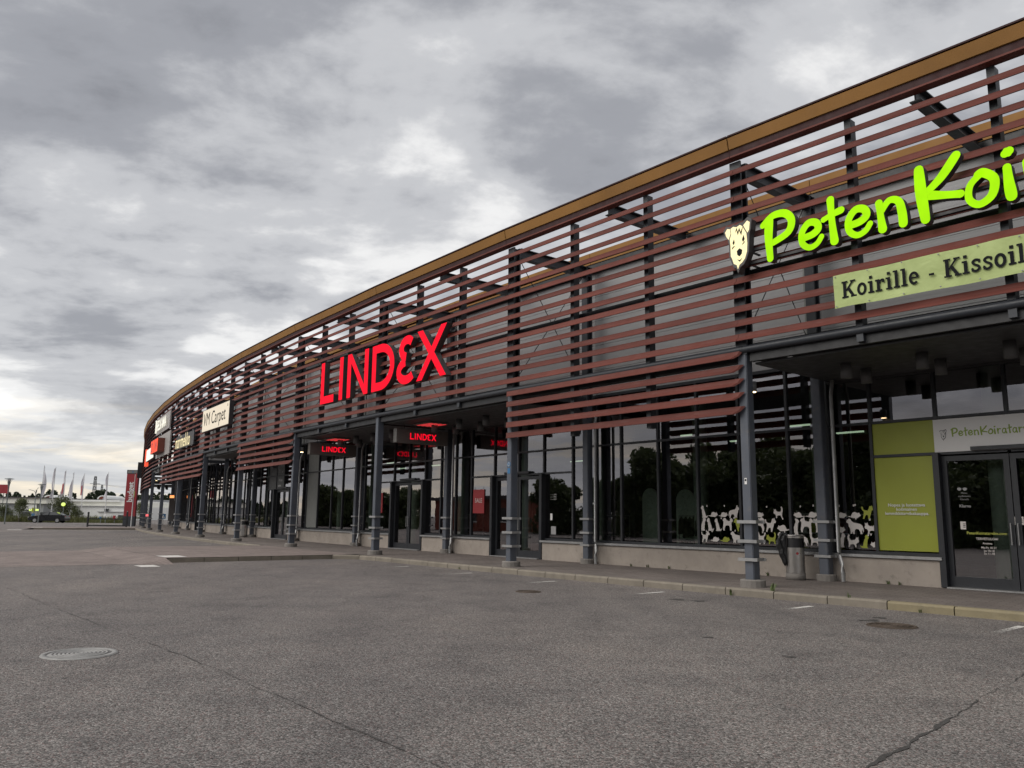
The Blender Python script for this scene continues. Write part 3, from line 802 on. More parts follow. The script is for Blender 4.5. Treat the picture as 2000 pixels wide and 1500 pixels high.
# --- partition walls between the shops
for s in (-2, .95, 3.9, 4.9, 6.9, 8.9):
    mb = MB(); a, c = W(s + .03, -5.6, 0), W(s + .03, -16, 0); dd = Vector((c.y - a.y, a.x - c.x, 0)).normalized() * .08
    p = [a, c, c + dd, a + dd]; q = [v_ + Vector((0, 0, 5.5 * K)) for v_ in p]
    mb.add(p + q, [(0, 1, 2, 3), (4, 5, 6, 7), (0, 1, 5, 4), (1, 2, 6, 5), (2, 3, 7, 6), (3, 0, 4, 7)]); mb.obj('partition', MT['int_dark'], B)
# --- lamps on the columns beside the low slats
def sconce(i, name_part='column_lamp'):
    m_ = colM(i, 0)
    mb = MB(); mb.lathe([(0, .0), (.075, .0), (.075, .20), (0, .20)], 16, cx=0, cy=-.24); mb.box(-.02, .02, -.18, -.12, .08, .12)
    o = mb.obj('column_lamp', MT['can'], B, m_ @ T(0, 0, 4.72 * K))
    mb = MB(); mb.lathe([(0, -.012), (.06, -.012), (.06, -.002), (0, -.002)], 16, cx=0, cy=-.24); mb.obj('bulb', MT['e_warm'], o)
for i in (0, 3, 8): sconce(i)

# ================================================================== LETTERING
def ribbon(mb, pts, wd, depth, z=0.0, cap='round', closed=False, nseg=6):
    """flat thick stroke in the XY plane, front at z, extruded back by depth; slot 0 front, slot 1 sides. wd may be a list"""
    P = [Vector(p) for p in pts]; n = len(P); ws = wd if isinstance(wd, (list, tuple)) else [wd] * n
    Lf, Rt = [], []
    for i in range(n):
        if closed: a, c = P[(i - 1) % n], P[(i + 1) % n]
        else: a, c = P[max(0, i - 1)], P[min(n - 1, i + 1)]
        d1 = (P[i] - a); d2 = (c - P[i])
        d1 = d1.normalized() if d1.length > 1e-6 else d2.normalized(); d2 = d2.normalized() if d2.length > 1e-6 else d1
        t = (d1 + d2).normalized(); nn = Vector((-t.y, t.x)); k = 1 / max(.5, nn.dot(Vector((-d1.y, d1.x))))
        Lf.append(P[i] + nn * ws[i] / 2 * k); Rt.append(P[i] - nn * ws[i] / 2 * k)
    if closed:
        rows = list(zip(Lf, Rt)); m = n
        vs_ = []
        for l, r in rows: vs_ += [(l.x, l.y, z), (r.x, r.y, z), (l.x, l.y, z - depth), (r.x, r.y, z - depth)]
        for i in range(m):
            j = (i + 1) % m; a, b = 4 * i, 4 * j
            mb.add([vs_[a], vs_[a + 1], vs_[b + 1], vs_[b]], [(0, 1, 2, 3)], 0)
            if depth:
                mb.add([vs_[a], vs_[b], vs_[b + 2], vs_[a + 2]], [(0, 1, 2, 3)], 1); mb.add([vs_[a + 1], vs_[b + 1], vs_[b + 3], vs_[a + 3]], [(3, 2, 1, 0)], 1)
        return
    out = list(Lf)
    if cap == 'round':
        d = (P[-1] - P[-2]).normalized(); a0 = math.atan2(d.y, d.x)
        out += [P[-1] + Vector((math.cos(a0 + t), math.sin(a0 + t))) * ws[-1] / 2 for t in [math.pi / 2 - math.pi * k / nseg for k in range(1, nseg)]]
    out += list(reversed(Rt))
    if cap == 'round':
        d = (P[0] - P[1]).normalized(); a0 = math.atan2(d.y, d.x)
        out += [P[0] + Vector((math.cos(a0 + t), math.sin(a0 + t))) * ws[0] / 2 for t in [math.pi / 2 - math.pi * k / nseg for k in range(1, nseg)]]
    polyg(mb, out, depth, z)
def polyg(mb, out, depth, z=0.0):
    ar = sum(a[0] * b[1] - b[0] * a[1] for a, b in zip(out, out[1:] + out[:1]))
    if ar < 0: out = list(reversed(out))
    m = len(out); mb.add([(p[0], p[1], z) for p in out], [tuple(range(m))], 0)
    if depth:
        for i in range(m):
            a, b = out[i], out[(i + 1) % m]
            mb.add([(a[0], a[1], z), (a[0], a[1], z - depth), (b[0], b[1], z - depth), (b[0], b[1], z)], [(0, 1, 2, 3)], 1)
def arc(cx, cy, rx, ry, a0, a1, n=14):
    return [(cx + rx * math.cos(math.radians(a0 + (a1 - a0) * k / n)), cy + ry * math.sin(math.radians(a0 + (a1 - a0) * k / n))) for k in range(n + 1)]
_txt = {}
def text_mesh(body, size, mat, bold=0.0, align='LEFT', sx=1.0, spacing=1.0):
    cu = bpy.data.curves.new('text', 'FONT'); cu.body = body; cu.size = size; cu.offset = bold * size; cu.align_x = align; cu.space_character = spacing; cu.resolution_u = 3
    ob = bpy.data.objects.new('text', cu); COL.objects.link(ob)
    me = bpy.data.meshes.new_from_object(ob.evaluated_get(bpy.context.evaluated_depsgraph_get()))
    bpy.data.objects.remove(ob); bpy.data.curves.remove(cu)
    if sx != 1:
        for v_ in me.vertices: v_.co.x *= sx
    me.materials.clear(); me.materials.append(mat); return me
def text_part(name, parent, body, size, x, y, z, mat, **kw):
    return link(name, text_mesh(body, size, MT[mat], **kw), parent, T(x, y, z))

# --- geometric capitals of the big red sign (unit height, given cell width)
def lindex_letter(ch, w_, h, depth, st):
    mb = MB(); s2 = st / 2
    if ch == 'L': ribbon(mb, [(s2, h), (s2, s2), (w_, s2)], st, depth, cap='butt')
    elif ch == 'I': ribbon(mb, [(w_ / 2, h), (w_ / 2, 0)], st, depth, cap='butt')
    elif ch == 'N':
        polyg(mb, [(0, 0), (st, 0), (st, h), (0, h)], depth); polyg(mb, [(w_ - st, 0), (w_, 0), (w_, h), (w_ - st, h)], depth, -.0015)
        polyg(mb, [(.0, h), (st * 1.05, h), (w_, 0), (w_ - st * 1.05, 0)], depth, -.003)
    elif ch == 'D':
        pts = [(s2, s2), (s2, h * .35), (s2, h * .65), (s2, h - s2)] + arc(w_ * .40, h / 2, w_ * .60 - s2, h / 2 - s2, 90, -90, 18)
        ribbon(mb, list(reversed(pts)), st, depth, closed=True)
    elif ch == 'E':
        up_ = arc(w_ * .56, h * .735, w_ * .40 - s2 + .04, h * .265 - s2, 38, 262, 16)
        lo = arc(w_ * .54, h * .275, w_ * .54 - s2, h * .275 - s2, 98, 325, 18)
        ribbon(mb, up_, st, depth, cap='butt'); ribbon(mb, lo, st, depth, -.0015, cap='butt')
    elif ch == 'X':
        k = st * 1.15
        polyg(mb, [(0, 0), (k, 0), (w_, h), (w_ - k, h)], depth); polyg(mb, [(w_ - k, 0), (w_, 0), (k, h), (0, h)], depth, -.0015)
    return mb
def lindex(parent, cells, h, depth, st, face, side, z=0.0):
    for ch, x0, x1 in cells:
        mb = lindex_letter(ch, x1 - x0, h, depth, st); mb.obj('letter', [MT[face], MT[side]], parent, T(x0, 0, z), recalc=False)
S_ = empty('letter_sign', face_frame(2.5505, .58, 6.64, 1.3537))
tag(S_, 'big lit red capital letter sign across the slats above the entrance', 'sign')
lindex(S_, [('L', 0, 1.12), ('I', 1.45, 1.93), ('N', 2.18, 3.74), ('D', 4.02, 5.52), ('E', 5.68, 6.80), ('X', 6.92, 8.58)], 1.55, .21, .275, 'e_red', 'return')
for y in (.22, 1.30):
    mb = MB(); mb.box(-.1, 8.7, y, y + .05, -.29, -.212); mb.obj('mounting_rail', MT['rod'], S_)
for x in (.55, 2.8, 5.0, 7.5):
    for y in (.24, 1.32):
        mb = MB(); mb.box(x, x + .04, y, y + .03, -.62, -.29); mb.obj('mounting_arm', MT['rod'], S_)
# the two hanging signs over the walk, square to the shop front
def hang_sign(s, label):
    a, c = W(s, -.5, 0), W(s, -3.05, 0)
    x = (c - a).normalized(); y = Vector((0, 0, 1)); zz = x.cross(y)
    m_ = Matrix.Identity(4)
    for i in range(3): m_[i][0], m_[i][1], m_[i][2] = x[i], y[i], zz[i]
    m_[0][3], m_[1][3], m_[2][3] = a.x, a.y, 4.60 * K
    e = empty('hanging_sign', m_); tag(e, label, 'sign', 'hanging signs under the canopy')
    Lg = (c - a).length
    mb = MB(); mb.box(0, Lg, 0, .48, -.11, .11); mb.obj('sign_box', MT['board_dk'], e, bevel=.008)
    for q, sg in ((.114, 1), (-.114, -1)):
        fr = link('face_frame', None, e) if False else None
    for side in (0, 1):
        mloc = T(0, 0, .118) if side == 0 else T(Lg, 0, -.118) @ Matrix.Rotation(math.pi, 4, 'Y')
        x0 = .52; cells = [('L', 0, .14), ('I', .17, .23), ('N', .265, .45), ('D', .49, .66), ('E', .69, .82), ('X', .845, 1.04)]
        for ch, a0, a1 in cells:
            lindex_letter(ch, (a1 - a0) * 1.0, .215, .004, .037).obj('letter', [MT['e_red'], MT['return']], e, mloc @ T(x0 + a0, .13, 0), recalc=False)
    for x in (.35, Lg - .35):
        mb = MB(); mb.tube([(x, .482, 0), (x, .62, 0)], .012, 6); mb.obj('hanger_rod', MT['rod'], e)
hang_sign(1.955, 'dark hanging box sign with red letters nearer the low slats')
hang_sign(2.955, 'dark hanging box sign with red letters beside the carpet shop lamp')
# added glowing panels that paint the letter sign's red light under the canopy
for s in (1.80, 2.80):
    e = empty('painted_red_glow', face_frame(s + .14, -.9, 5.24, s - .14)); tag(e, 'painted red glow of the big letter sign under canopy ' + ('near the low slats' if s < 2 else 'nearer the carpet shop'), 'light')
    mb = MB(); mb.box(.5, 1.5, .04, .085, -.75, 0); mb.obj('glow_backing', MT['board_dk'], e)
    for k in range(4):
        mb = MB(); mb.box(.56, 1.44, .028, .039, -.70 + .17 * k, -.62 + .17 * k); mb.obj('glow_strip', MT['e_glow'], e)

# --- brush letters (cap height 1, x height .62); strokes: (points, width)
def cv(*pts): 
    """smooth curve through points"""
    P = [Vector(p) for p in pts]; out = []
    for i in range(len(P) - 1):
        p0, p1, p2, p3 = P[max(i - 1, 0)], P[i], P[i + 1], P[min(i + 2, len(P) - 1)]
        for k in range(5):
            t = k / 5; out.append(tuple(.5 * ((2 * p1) + (-p0 + p2) * t + (2 * p0 - 5 * p1 + 4 * p2 - p3) * t * t + (-p0 + 3 * p1 - 3 * p2 + p3) * t ** 3)))
    out.append(tuple(P[-1])); return out
BR = {
 'P': [(cv((.16, .06), (.14, .5), (.17, .88)), .19), (cv((.02, .80), (.25, .95), (.52, .93), (.66, .75), (.58, .52), (.24, .38)), .16)],
 'e': [(cv((.10, .30), (.32, .33), (.44, .42), (.40, .55), (.24, .58), (.10, .42), (.10, .2), (.24, .08), (.40, .12), (.50, .24)), .145)],
 't': [(cv((.18, .92), (.19, .5), (.22, .08)), .17), (cv((.02, .56), (.2, .62), (.38, .66)), .14)],
 'n': [(cv((.09, .58), (.11, .3), (.13, .07)), .16), (cv((.13, .42), (.28, .58), (.44, .52), (.49, .3), (.50, .08)), .155)],
 'K': [(cv((.12, .92), (.13, .5), (.17, .04)), .18), (cv((.70, .98), (.45, .68), (.17, .46)), .15), (cv((.17, .46), (.45, .38), (.72, .32)), .16)],
 'o': [(cv((.30, .60), (.12, .44), (.09, .20), (.24, .07), (.44, .18), (.49, .44), (.34, .60), (.26, .59)), .15)],
 'i': [(cv((.10, .58), (.11, .3), (.13, .07)), .17), (cv((.09, .82), (.15, .85)), .17)],
 'r': [(cv((.09, .58), (.11, .3), (.12, .07)), .15), (cv((.12, .40), (.24, .57), (.38, .55)), .14)],
 'a': [(cv((.40, .52), (.24, .58), (.10, .40), (.10, .18), (.22, .07), (.38, .2), (.42, .52)), .14), (cv((.42, .55), (.42, .3), (.48, .07)), .15)],
 'v': [(cv((.06, .58), (.16, .3), (.22, .07), (.32, .32), (.44, .60)), .14)],
 'k': [(cv((.09, .95), (.10, .5), (.12, .07)), .15), (cv((.44, .58), (.28, .40), (.12, .30)), .13), (cv((.15, .30), (.3, .2), (.46, .07)), .14)],
}
BW = dict(P=.68, e=.52, t=.36, n=.58, K=.74, o=.52, i=.24, r=.40, a=.53, v=.5, k=.50)
def brush(ch, h, depth, eps=.0015):
    mb = MB()
    for q, (pts, wd) in enumerate(BR[ch]): ribbon(mb, [(a * h, b * h) for a, b in pts], [wd * h * (.90 + .13 * math.sin(4.2 * i / max(1, len(pts) - 1) + ord(ch) + q)) for i in range(len(pts))], depth, -eps * q, closed=False)
    return mb
S0 = -.1093
S_ = empty('letter_sign', face_frame(S0, .60, 7.60, S0 - .6)); tag(S_, 'lime green lit brush lettering with cream dog head on the slats', 'sign')
h = .98; x = 0; pos = dict(zip(range(8), (0.0, .72, 1.22, 1.61, 2.16, 2.81, 3.57, 4.12)))
word = 'PetenKoiratarvike'
for k, ch in enumerate(word):
    if k in pos: x = pos[k]
    brush(ch, h * (1.02 if ch == 'K' else .95), .15).obj('letter', [MT['e_green'], MT['return']], S_, T(x, .02, random.uniform(-.004, .004)), recalc=False)
    x += BW[ch] * h + .05
for y in (.12, .38):
    mb = MB(); mb.box(-.75, 9.0, y, y + .05, -.25, -.16); mb.obj('mounting_rail', MT['rod'], S_)
for x in (-.45, 1.6, 4.0, 6.4):
    for y in (.13, .40): MB().box(x, x + .04, y, y + .03, -.60, -.252).obj('mounting_arm', MT['rod'], S_)
# dog head emblem: outline slab, cream face, ears, dark marks
def emblem(parent, sc, x, y, face, edge, ink, depth, z):
    out = [(.0, .90), (.10, .99), (.26, .95), (.34, .99), (.46, .96), (.58, .99), (.66, .98), (.84, 1.06), (.97, .99), (.93, .80), (.88, .70), (.86, .50), (.84, .34), (.76, .20), (.66, .10), (.54, .06), (.46, -.06), (.40, .06), (.30, .10), (.22, .24), (.18, .30), (.18, .55), (.14, .70), (.04, .80)]
    mb = MB(); polyg(mb, [((a - .5) * 1.05 * .68 + .34, (b - .5) * 1.05 + .5) for a, b in out], depth, 0); 
    for v_ in range(len(mb.v)): a = mb.v[v_]; mb.v[v_] = (a[0] * sc, a[1] * sc, a[2])
    slab = mb.obj('emblem_slab', [MT[edge], MT['return']], parent, T(x, y, z), recalc=False)
    def piece(name, pts, mat, dz):
        mb = MB(); polyg(mb, [(a * .68 * sc, b * sc) for a, b in pts], 0); return mb.obj(name, MT[mat], slab, T(0, 0, dz), recalc=False)
    piece('emblem_face', [(.24, .93), (.34, .96), (.46, .93), (.58, .96), (.66, .92), (.80, .74), (.82, .52), (.80, .34), (.72, .20), (.62, .13), (.52, .09), (.46, .0), (.42, .10), (.32, .14), (.26, .27), (.22, .32), (.22, .56), (.20, .70), (.26, .80)], face, .004)
    piece('emblem_ear', [(.04, .88), (.12, .95), (.22, .93), (.24, .82), (.16, .70), (.08, .78)], face, .004)
    piece('emblem_ear', [(.70, .93), (.84, 1.01), (.93, .96), (.90, .80), (.84, .74), (.76, .84)], face, .004)
    piece('emblem_nose', [(.44, .40), (.54, .45), (.64, .40), (.62, .32), (.54, .27), (.46, .31)], ink, .008)
    piece('emblem_mouth', [(.44, .22), (.54, .19), (.64, .23), (.54, .15)], ink, .008)
    piece('emblem_eye', [(.30, .60), (.36, .68), (.38, .60), (.34, .55)], ink, .008)
    piece('emblem_eye', [(.64, .62), (.70, .72), (.74, .62), (.68, .56)], ink, .008)
    piece('emblem_brow', [(.28, .46), (.36, .51), (.42, .49), (.35, .53), (.28, .50)], ink, .008)
    piece('emblem_brow', [(.64, .50), (.72, .54), (.76, .58), (.66, .54)], ink, .008)
    piece('emblem_fringe', [(.40, .80), (.46, .92), (.50, .82), (.56, .90), (.60, .80), (.70, .93), (.62, .72), (.55, .84), (.50, .74), (.46, .86)], ink, .008)
emblem(S_, .93, -.84, .02, 'e_cream', 'return', 'dark_print', .17, .01)
# --- green fabric banner with slab serif words
def slab_glyph(ch, h):
    """slab serif lower case and K, unit cap height"""
    xh = .70; st = .17; sf = .10; mb = MB(); q = [0]
    def R(x0, x1, y0, y1): polyg(mb, [(x0 * h, y0 * h), (x1 * h, y0 * h), (x1 * h, y1 * h), (x0 * h, y1 * h)], 0, -.0004 * q[0]); q[0] += 1
    def C(pts, wd, **kw): ribbon(mb, [(a * h, b * h) for a, b in pts], wd * h, 0, -.0004 * q[0], cap='butt', **kw); q[0] += 1
    if ch == 'K':
        R(.08, .26, 0, 1); R(.0, .38, 0, sf); R(.0, .36, 1 - sf, 1); C([(.26, .42), (.66, .95)], .10); C([(.36, .58), (.68, .04)], .17); R(.50, .82, 1 - sf, 1); R(.52, .86, 0, sf); return mb, .84
    if ch == 'o': C(arc(.28, xh / 2, .20, xh / 2 - .05, 0, 340, 20), .15, closed=True); return mb, .58
    if ch in 'il':
        t_ = xh if ch == 'i' else 1.0
        R(.09, .09 + st, 0, t_); R(0, .35, 0, sf); R(0, .20, t_ - sf, t_)
        if ch == 'i': R(.085, .265, .83, 1.0)
        return mb, .36
    if ch == 'r': R(.09, .09 + st, 0, xh); R(0, .38, 0, sf); R(0, .2, xh - sf, xh); C(arc(.40, .40, .18, .24, 165, 60, 8), .12); R(.40, .52, .48, .66); return mb, .54
    if ch == 'e': C(arc(.28, xh / 2, .20, xh / 2 - .055, 5, 315, 20), .14); R(.12, .52, .33, .42); return mb, .58
    if ch == 's': C(cv((.42, .52), (.40, .60), (.24, .645), (.11, .54), (.20, .40), (.36, .30), (.40, .16), (.26, .055), (.12, .09), (.07, .20)), .125); R(.38, .46, .46, .66); R(.03, .11, .04, .24); return mb, .50
    if ch == '-': R(.05, .32, .30, .42); return mb, .38
    return mb, .30
S_ = empty('banner', face_frame(-.29, .44, 6.22, -.9)); tag(S_, 'pale green fabric banner with dark serif words tied to the slats', 'banner')
Lb = 4.75
nx, ny = 60, 8; mb = MB(); vs_ = []
for j in range(ny + 1):
    for i in range(nx + 1):
        u, v_ = i / nx * Lb, j / ny * .60
        vs_.append((u, v_ + .006 * math.sin(u * 5.1) * (1 if j in (0, ny) else .3), .012 * math.sin(u * 2.3 + v_ * 4) + .006 * math.sin(u * 7 - v_ * 9) - .008))
mb.add(vs_, [(j * (nx + 1) + i, j * (nx + 1) + i + 1, (j + 1) * (nx + 1) + i + 1, (j + 1) * (nx + 1) + i) for j in range(ny) for i in range(nx)], 0, True)
def banner_mat():
    m, t, b = base_mat('banner_fabric'); p = geo_pos(t)
    c = RAMP(t, NOISE(t, p, 2.2, 6, .6), [(.3, (.36, .44, .16)), (.7, (.44, .53, .21))])
    t.links.new(c, b.inputs['Base Color']); b.inputs['Roughness'].default_value = .6
    bn = t.nodes.new('ShaderNodeBump'); bn.inputs['Strength'].default_value = .5; bn.inputs['Distance'].default_value = .03
    t.links.new(NOISE(t, p, 3.5, 3, .5, 1.0), bn.inputs['Height']); t.links.new(bn.outputs[0], b.inputs['Normal'])
    return m
MT['banner'] = banner_mat()
cloth_o = mb.obj('banner_cloth', MT['banner'], S_, recalc=False)
x = .15
for ch in 'Koirille - Kissoille':
    g, adv = slab_glyph(ch, .305)
    if g.v: g.obj('letter', MT['dark_print'], S_, T(x, .155, .013), recalc=False)
    x += adv * .305 * 1.0 + .016 if ch != ' ' else .115
for xx in np.linspace(.04, Lb - .04, 9):
    for yy in (.03, .57):
        mb = MB(); mb.lathe([(.012, 0), (.012, .01), (0, .01)], 8); mb.obj('eyelet', MT['galv'], S_, T(xx, yy, .016))
# --- board with carpet shop name
S_ = empty('board_sign', face_frame(4.88, .62, 6.96, 4.125)); tag(S_, 'ivory lit board sign with thin dark words for a carpet shop', 'sign')
MB().box(0, 5.40, 0, 1.20, -.22, 0).obj('sign_box', MT['rod'], S_, bevel=.01)
mb = MB(); polyg(mb, [(.03, .03), (5.37, .03), (5.37, 1.17), (.03, 1.17)], 0, 0); mb.obj('sign_face', MT['e_board'], S_, T(0, 0, .004), recalc=False)
text_part('lettering', S_, 'VM Carpet', .98, .26, .32, .009, 'dark_print', sx=1.02)
text_part('lettering', S_, '°', .5, 4.98, .70, .009, 'dark_print')
S_ = empty('letter_sign', face_frame(5.93, .62, 6.35, 5.18)); tag(S_, 'pale gold lower case letters on the slats below the ivory board', 'sign')
text_part('lettering', S_, 'marimekko', 1.12, 0, .1, .0, 'e_gold', bold=.004, sx=.80, spacing=1.1)
MB().box(-.05, 5.3, .05, .85, -.10, -.05).obj('backing_rail', MT['rod'], S_)
S_ = empty('board_sign', face_frame(7.36, .60, 8.70, 6.42)); tag(S_, 'grey board sign with white capitals high on the far slats', 'sign')
MB().box(-.2, 6.9, -.12, 1.05, -.10, -.02).obj('sign_board', MT['board_gr'], S_)
text_part('lettering', S_, 'HELKAMA', 1.0, .75, .12, .10, 'e_white', bold=.03, sx=1.15)
MB().box(.15, .45, .02, .95, .02, .10).obj('emblem_bar', MT['e_white'], S_)
S_ = empty('board_sign', face_frame(7.22, .60, 6.70, 6.32)); tag(S_, 'orange red box letters on a grey board on the far slats', 'sign')
MB().box(-.2, 6.6, -.25, 1.25, -.10, -.02).obj('sign_board', MT['board_gr'], S_)
for k, ch in enumerate('ÖW'):
    MB().box(.5 + 1.9 * k, 2.35 + 1.9 * k, .0, .92, -.02, .42).obj('letter_box', [MT['return_o']], S_)
    mb = MB(); polyg(mb, [(.52 + 1.9 * k, .02), (2.33 + 1.9 * k, .02), (2.33 + 1.9 * k, .90), (.52 + 1.9 * k, .90)], 0); mb.obj('letter_face', MT['e_orange'], S_, T(0, 0, .424), recalc=False)
    text_part('lettering', S_, ch, .95, .75 + 1.9 * k, .10, .43, 'red_print', bold=.02, sx=1.3)
S_ = empty('board_sign', face_frame(8.35, .60, 6.62, 7.42)); tag(S_, 'white lit box sign at the far end of the slats', 'sign')
MB().box(0, 6.4, 0, .95, -.25, 0).obj('sign_box', MT['rod'], S_)
mb = MB(); polyg(mb, [(.03, .03), (6.37, .03), (6.37, .92), (.03, .92)], 0); mb.obj('sign_face', MT['e_white'], S_, T(0, 0, .004), recalc=False)
MB().box(-1.0, -.02, -.3, 1.05, -.2, .02).obj('side_panel', MT['e_orange'], S_)
S_ = empty('blade_sign', T(*W(10.3, .3, 5.4))); tag(S_, 'black blade sign box jutting from the far end of the building', 'sign')
m_ = colM(10, 0)
MB().box(-.2, .2, 0, .42, .25, 1.75).obj('sign_box', MT['gutter'], S_, RZ(math.atan2(m_[1][0], m_[0][0])), bevel=.01)
MB().box(-.03, .03, -.35, 0, .6, .7).obj('bracket', MT['rod'], S_, RZ(math.atan2(m_[1][0], m_[0][0])))

# --- pet shop front: white sign over the door, words on the green panel and door
S_ = empty('board_sign', face_frame(-.315, -3.84, 3.275, -.85)); tag(S_, 'white board over the pet shop doors with green brush words', 'sign')
MB().box(0, 3.0, 0, .65, -.03, 0).obj('sign_board', MT['white_print'], S_)
x = .33
for ch in word: brush(ch, .172, .0, .0006).obj('letter', MT['green_text'], S_, T(x, .29, .004), recalc=False); x += BW[ch] * .172 + .012
emblem(S_, .19, .12, .24, 'white_print', 'dark_print', 'dark_print', .0, .004)
S_ = empty('panel_print', face_frame(-.225, -3.86, .8, -.5)); tag(S_, 'small white words printed on the lime green panel', 'lettering')
for k, ln in enumerate(('Nopea ja luotettava', 'kotimainen', 'lemmikkitarvikekauppa.')):
    text_part('lettering', S_, ln, .088, 0, .92 - .085 * k, -.012, 'white_print', bold=.012, align='CENTER', sx=1.05)
Fd = face_frame(-.34, -3.9, 0, -.5)
S_ = empty('door_print', Fd); tag(S_, 'white and lime opening hours lettering on the pet shop door glass', 'lettering')
def dt_(body, size, x, y, mat='cream_print', **kw): text_part('lettering', S_, body, size, x, y, -.008, mat, align='CENTER', **kw)
dt_('PetenKoiratarvike.com', .075, .62, 1.03, 'yellow_print', bold=.01); dt_('TERVETULOA!', .06, .62, .93, bold=.015); dt_('Avoinna', .05, .62, .85, bold=.012)
for k, ln in enumerate(('Ma-Pe 10-21', 'La 10-18', 'Su 11-18')): dt_(ln, .052, .64, .77 - .055 * k, bold=.012)
dt_('Maksa', .045, .28, 1.80, 'grey_print'); dt_('myöhemmin', .045, .28, 1.74, 'grey_print'); dt_('Klarnalla', .045, .28, 1.68, 'grey_print'); dt_('Klarna', .08, .28, 1.54, 'grey_print', bold=.015)
for xx, yy, ww, hh in ((1.02, 1.22, .24, .15), (.17, 1.12, .10, .15)):
    mb = MB(); polyg(mb, [(xx, yy), (xx + ww, yy), (xx + ww, yy + hh), (xx, yy + hh)], 0); o = mb.obj('notice', MT['cream_print'], S_, T(0, 0, -.009), recalc=False)
    for k in range(3):
        mb = MB(); polyg(mb, [(xx + ww * .5, yy + hh * (.25 + .2 * k)), (xx + ww * .92, yy + hh * (.25 + .2 * k)), (xx + ww * .92, yy + hh * (.34 + .2 * k)), (xx + ww * .5, yy + hh * (.34 + .2 * k))], 0); mb.obj('notice_line', MT['dark_print'], o, T(0, 0, .0012), recalc=False)
for k in (0, 1):
    mb = MB(); polyg(mb, [(.20 + .10 * k + .04 * math.cos(t), 1.90 + (.04 if math.sin(t) < 0 else .02) * math.sin(t)) for t in np.linspace(0, 6.1, 12)], 0); mb.obj('round_badge', MT['grey_print'], S_, T(0, 0, -.009), recalc=False)
# carpet shop words over its door
S_ = empty('panel_print', face_frame(4.60, -3.86, TR1, 4.42)); tag(S_, 'pale words on the grey panels over the carpet shop door', 'lettering')
text_part('lettering', S_, 'MATOT', .62, .08, .86, -.012, 'grey_print', sx=.56)
text_part('lettering', S_, 'VM Carpet', .17, .36, .42, -.012, 'white_print', sx=.8); text_part('lettering', S_, 'suksikaka', .16, .30, .14, -.012, 'white_print', sx=.8, bold=.01)
# notices on the glass right of the clothes shop door and round sticker on the second column
S_ = empty('window_notices', face_frame(1.30, -3.9, 0, 1.1)); tag(S_, 'small white hours print and notices on glass beside the clothes shop door', 'lettering')
for k in range(3): text_part('lettering', S_, '— — 10-21', .06, .12, 1.93 - .07 * k, .006, 'white_print')
for xx, yy, ww, hh, mm in ((.12, 1.18, .10, .20, 'white_print'), (.16, .76, .22, .24, 'grey_print')):
    mb = MB(); polyg(mb, [(xx, yy), (xx + ww, yy), (xx + ww, yy + hh), (xx, yy + hh)], 0); mb.obj('notice', MT[mm], S_, T(0, 0, .006), recalc=False)
m_ = colM(1, 0)
S_ = empty('camera_notice', m_); tag(S_, 'round blue camera notice sticker on the column by the low slats', 'sticker')
y = .1155
mb = MB(); mb.add([(.07 * math.cos(t), y, 2.62 + .07 * math.sin(t)) for t in np.linspace(0, 6.0, 20)], [tuple(range(20))]); mb.obj('badge', MT['blue_print'], S_, recalc=False)
mb = MB(); mb.add([(.052 * math.cos(t), y + .003, 2.62 + .052 * math.sin(t)) for t in np.linspace(0, 6.0, 20)], [tuple(range(20))]); mb.obj('badge_ring', MT['grey_print'], S_, recalc=False)
mb = MB(); mb.add([(-.03, y + .006, 2.60), (.02, y + .006, 2.60), (.035, y + .006, 2.645), (-.03, y + .006, 2.645)], [(0, 1, 2, 3)]); mb.obj('camera_mark', MT['blue_print'], S_, recalc=False)
mb = MB(); mb.add([(-.055, y, 2.38), (.055, y, 2.38), (.055, y, 2.52), (-.055, y, 2.52)], [(0, 1, 2, 3)]); mb.obj('text_plate', MT['blue_print'], S_, recalc=False)
S_ = empty('small_sticker', colM(0, 0)); tag(S_, 'small white sticker on the nearest column', 'sticker')
mb = MB(); mb.add([(-.02, .1145, 1.93), (.035, .1145, 1.93), (.035, .1145, 2.05), (-.02, .1145, 2.05)], [(0, 1, 2, 3)]); mb.obj('sticker_sheet', MT['white_print'], S_, recalc=False)
mb = MB(); mb.add([(-.01, .1165, 1.99), (.025, .1165, 1.99), (.025, .1165, 2.03), (-.01, .1165, 2.03)], [(0, 1, 2, 3)]); mb.obj('sticker_mark', MT['dark_print'], S_, recalc=False)

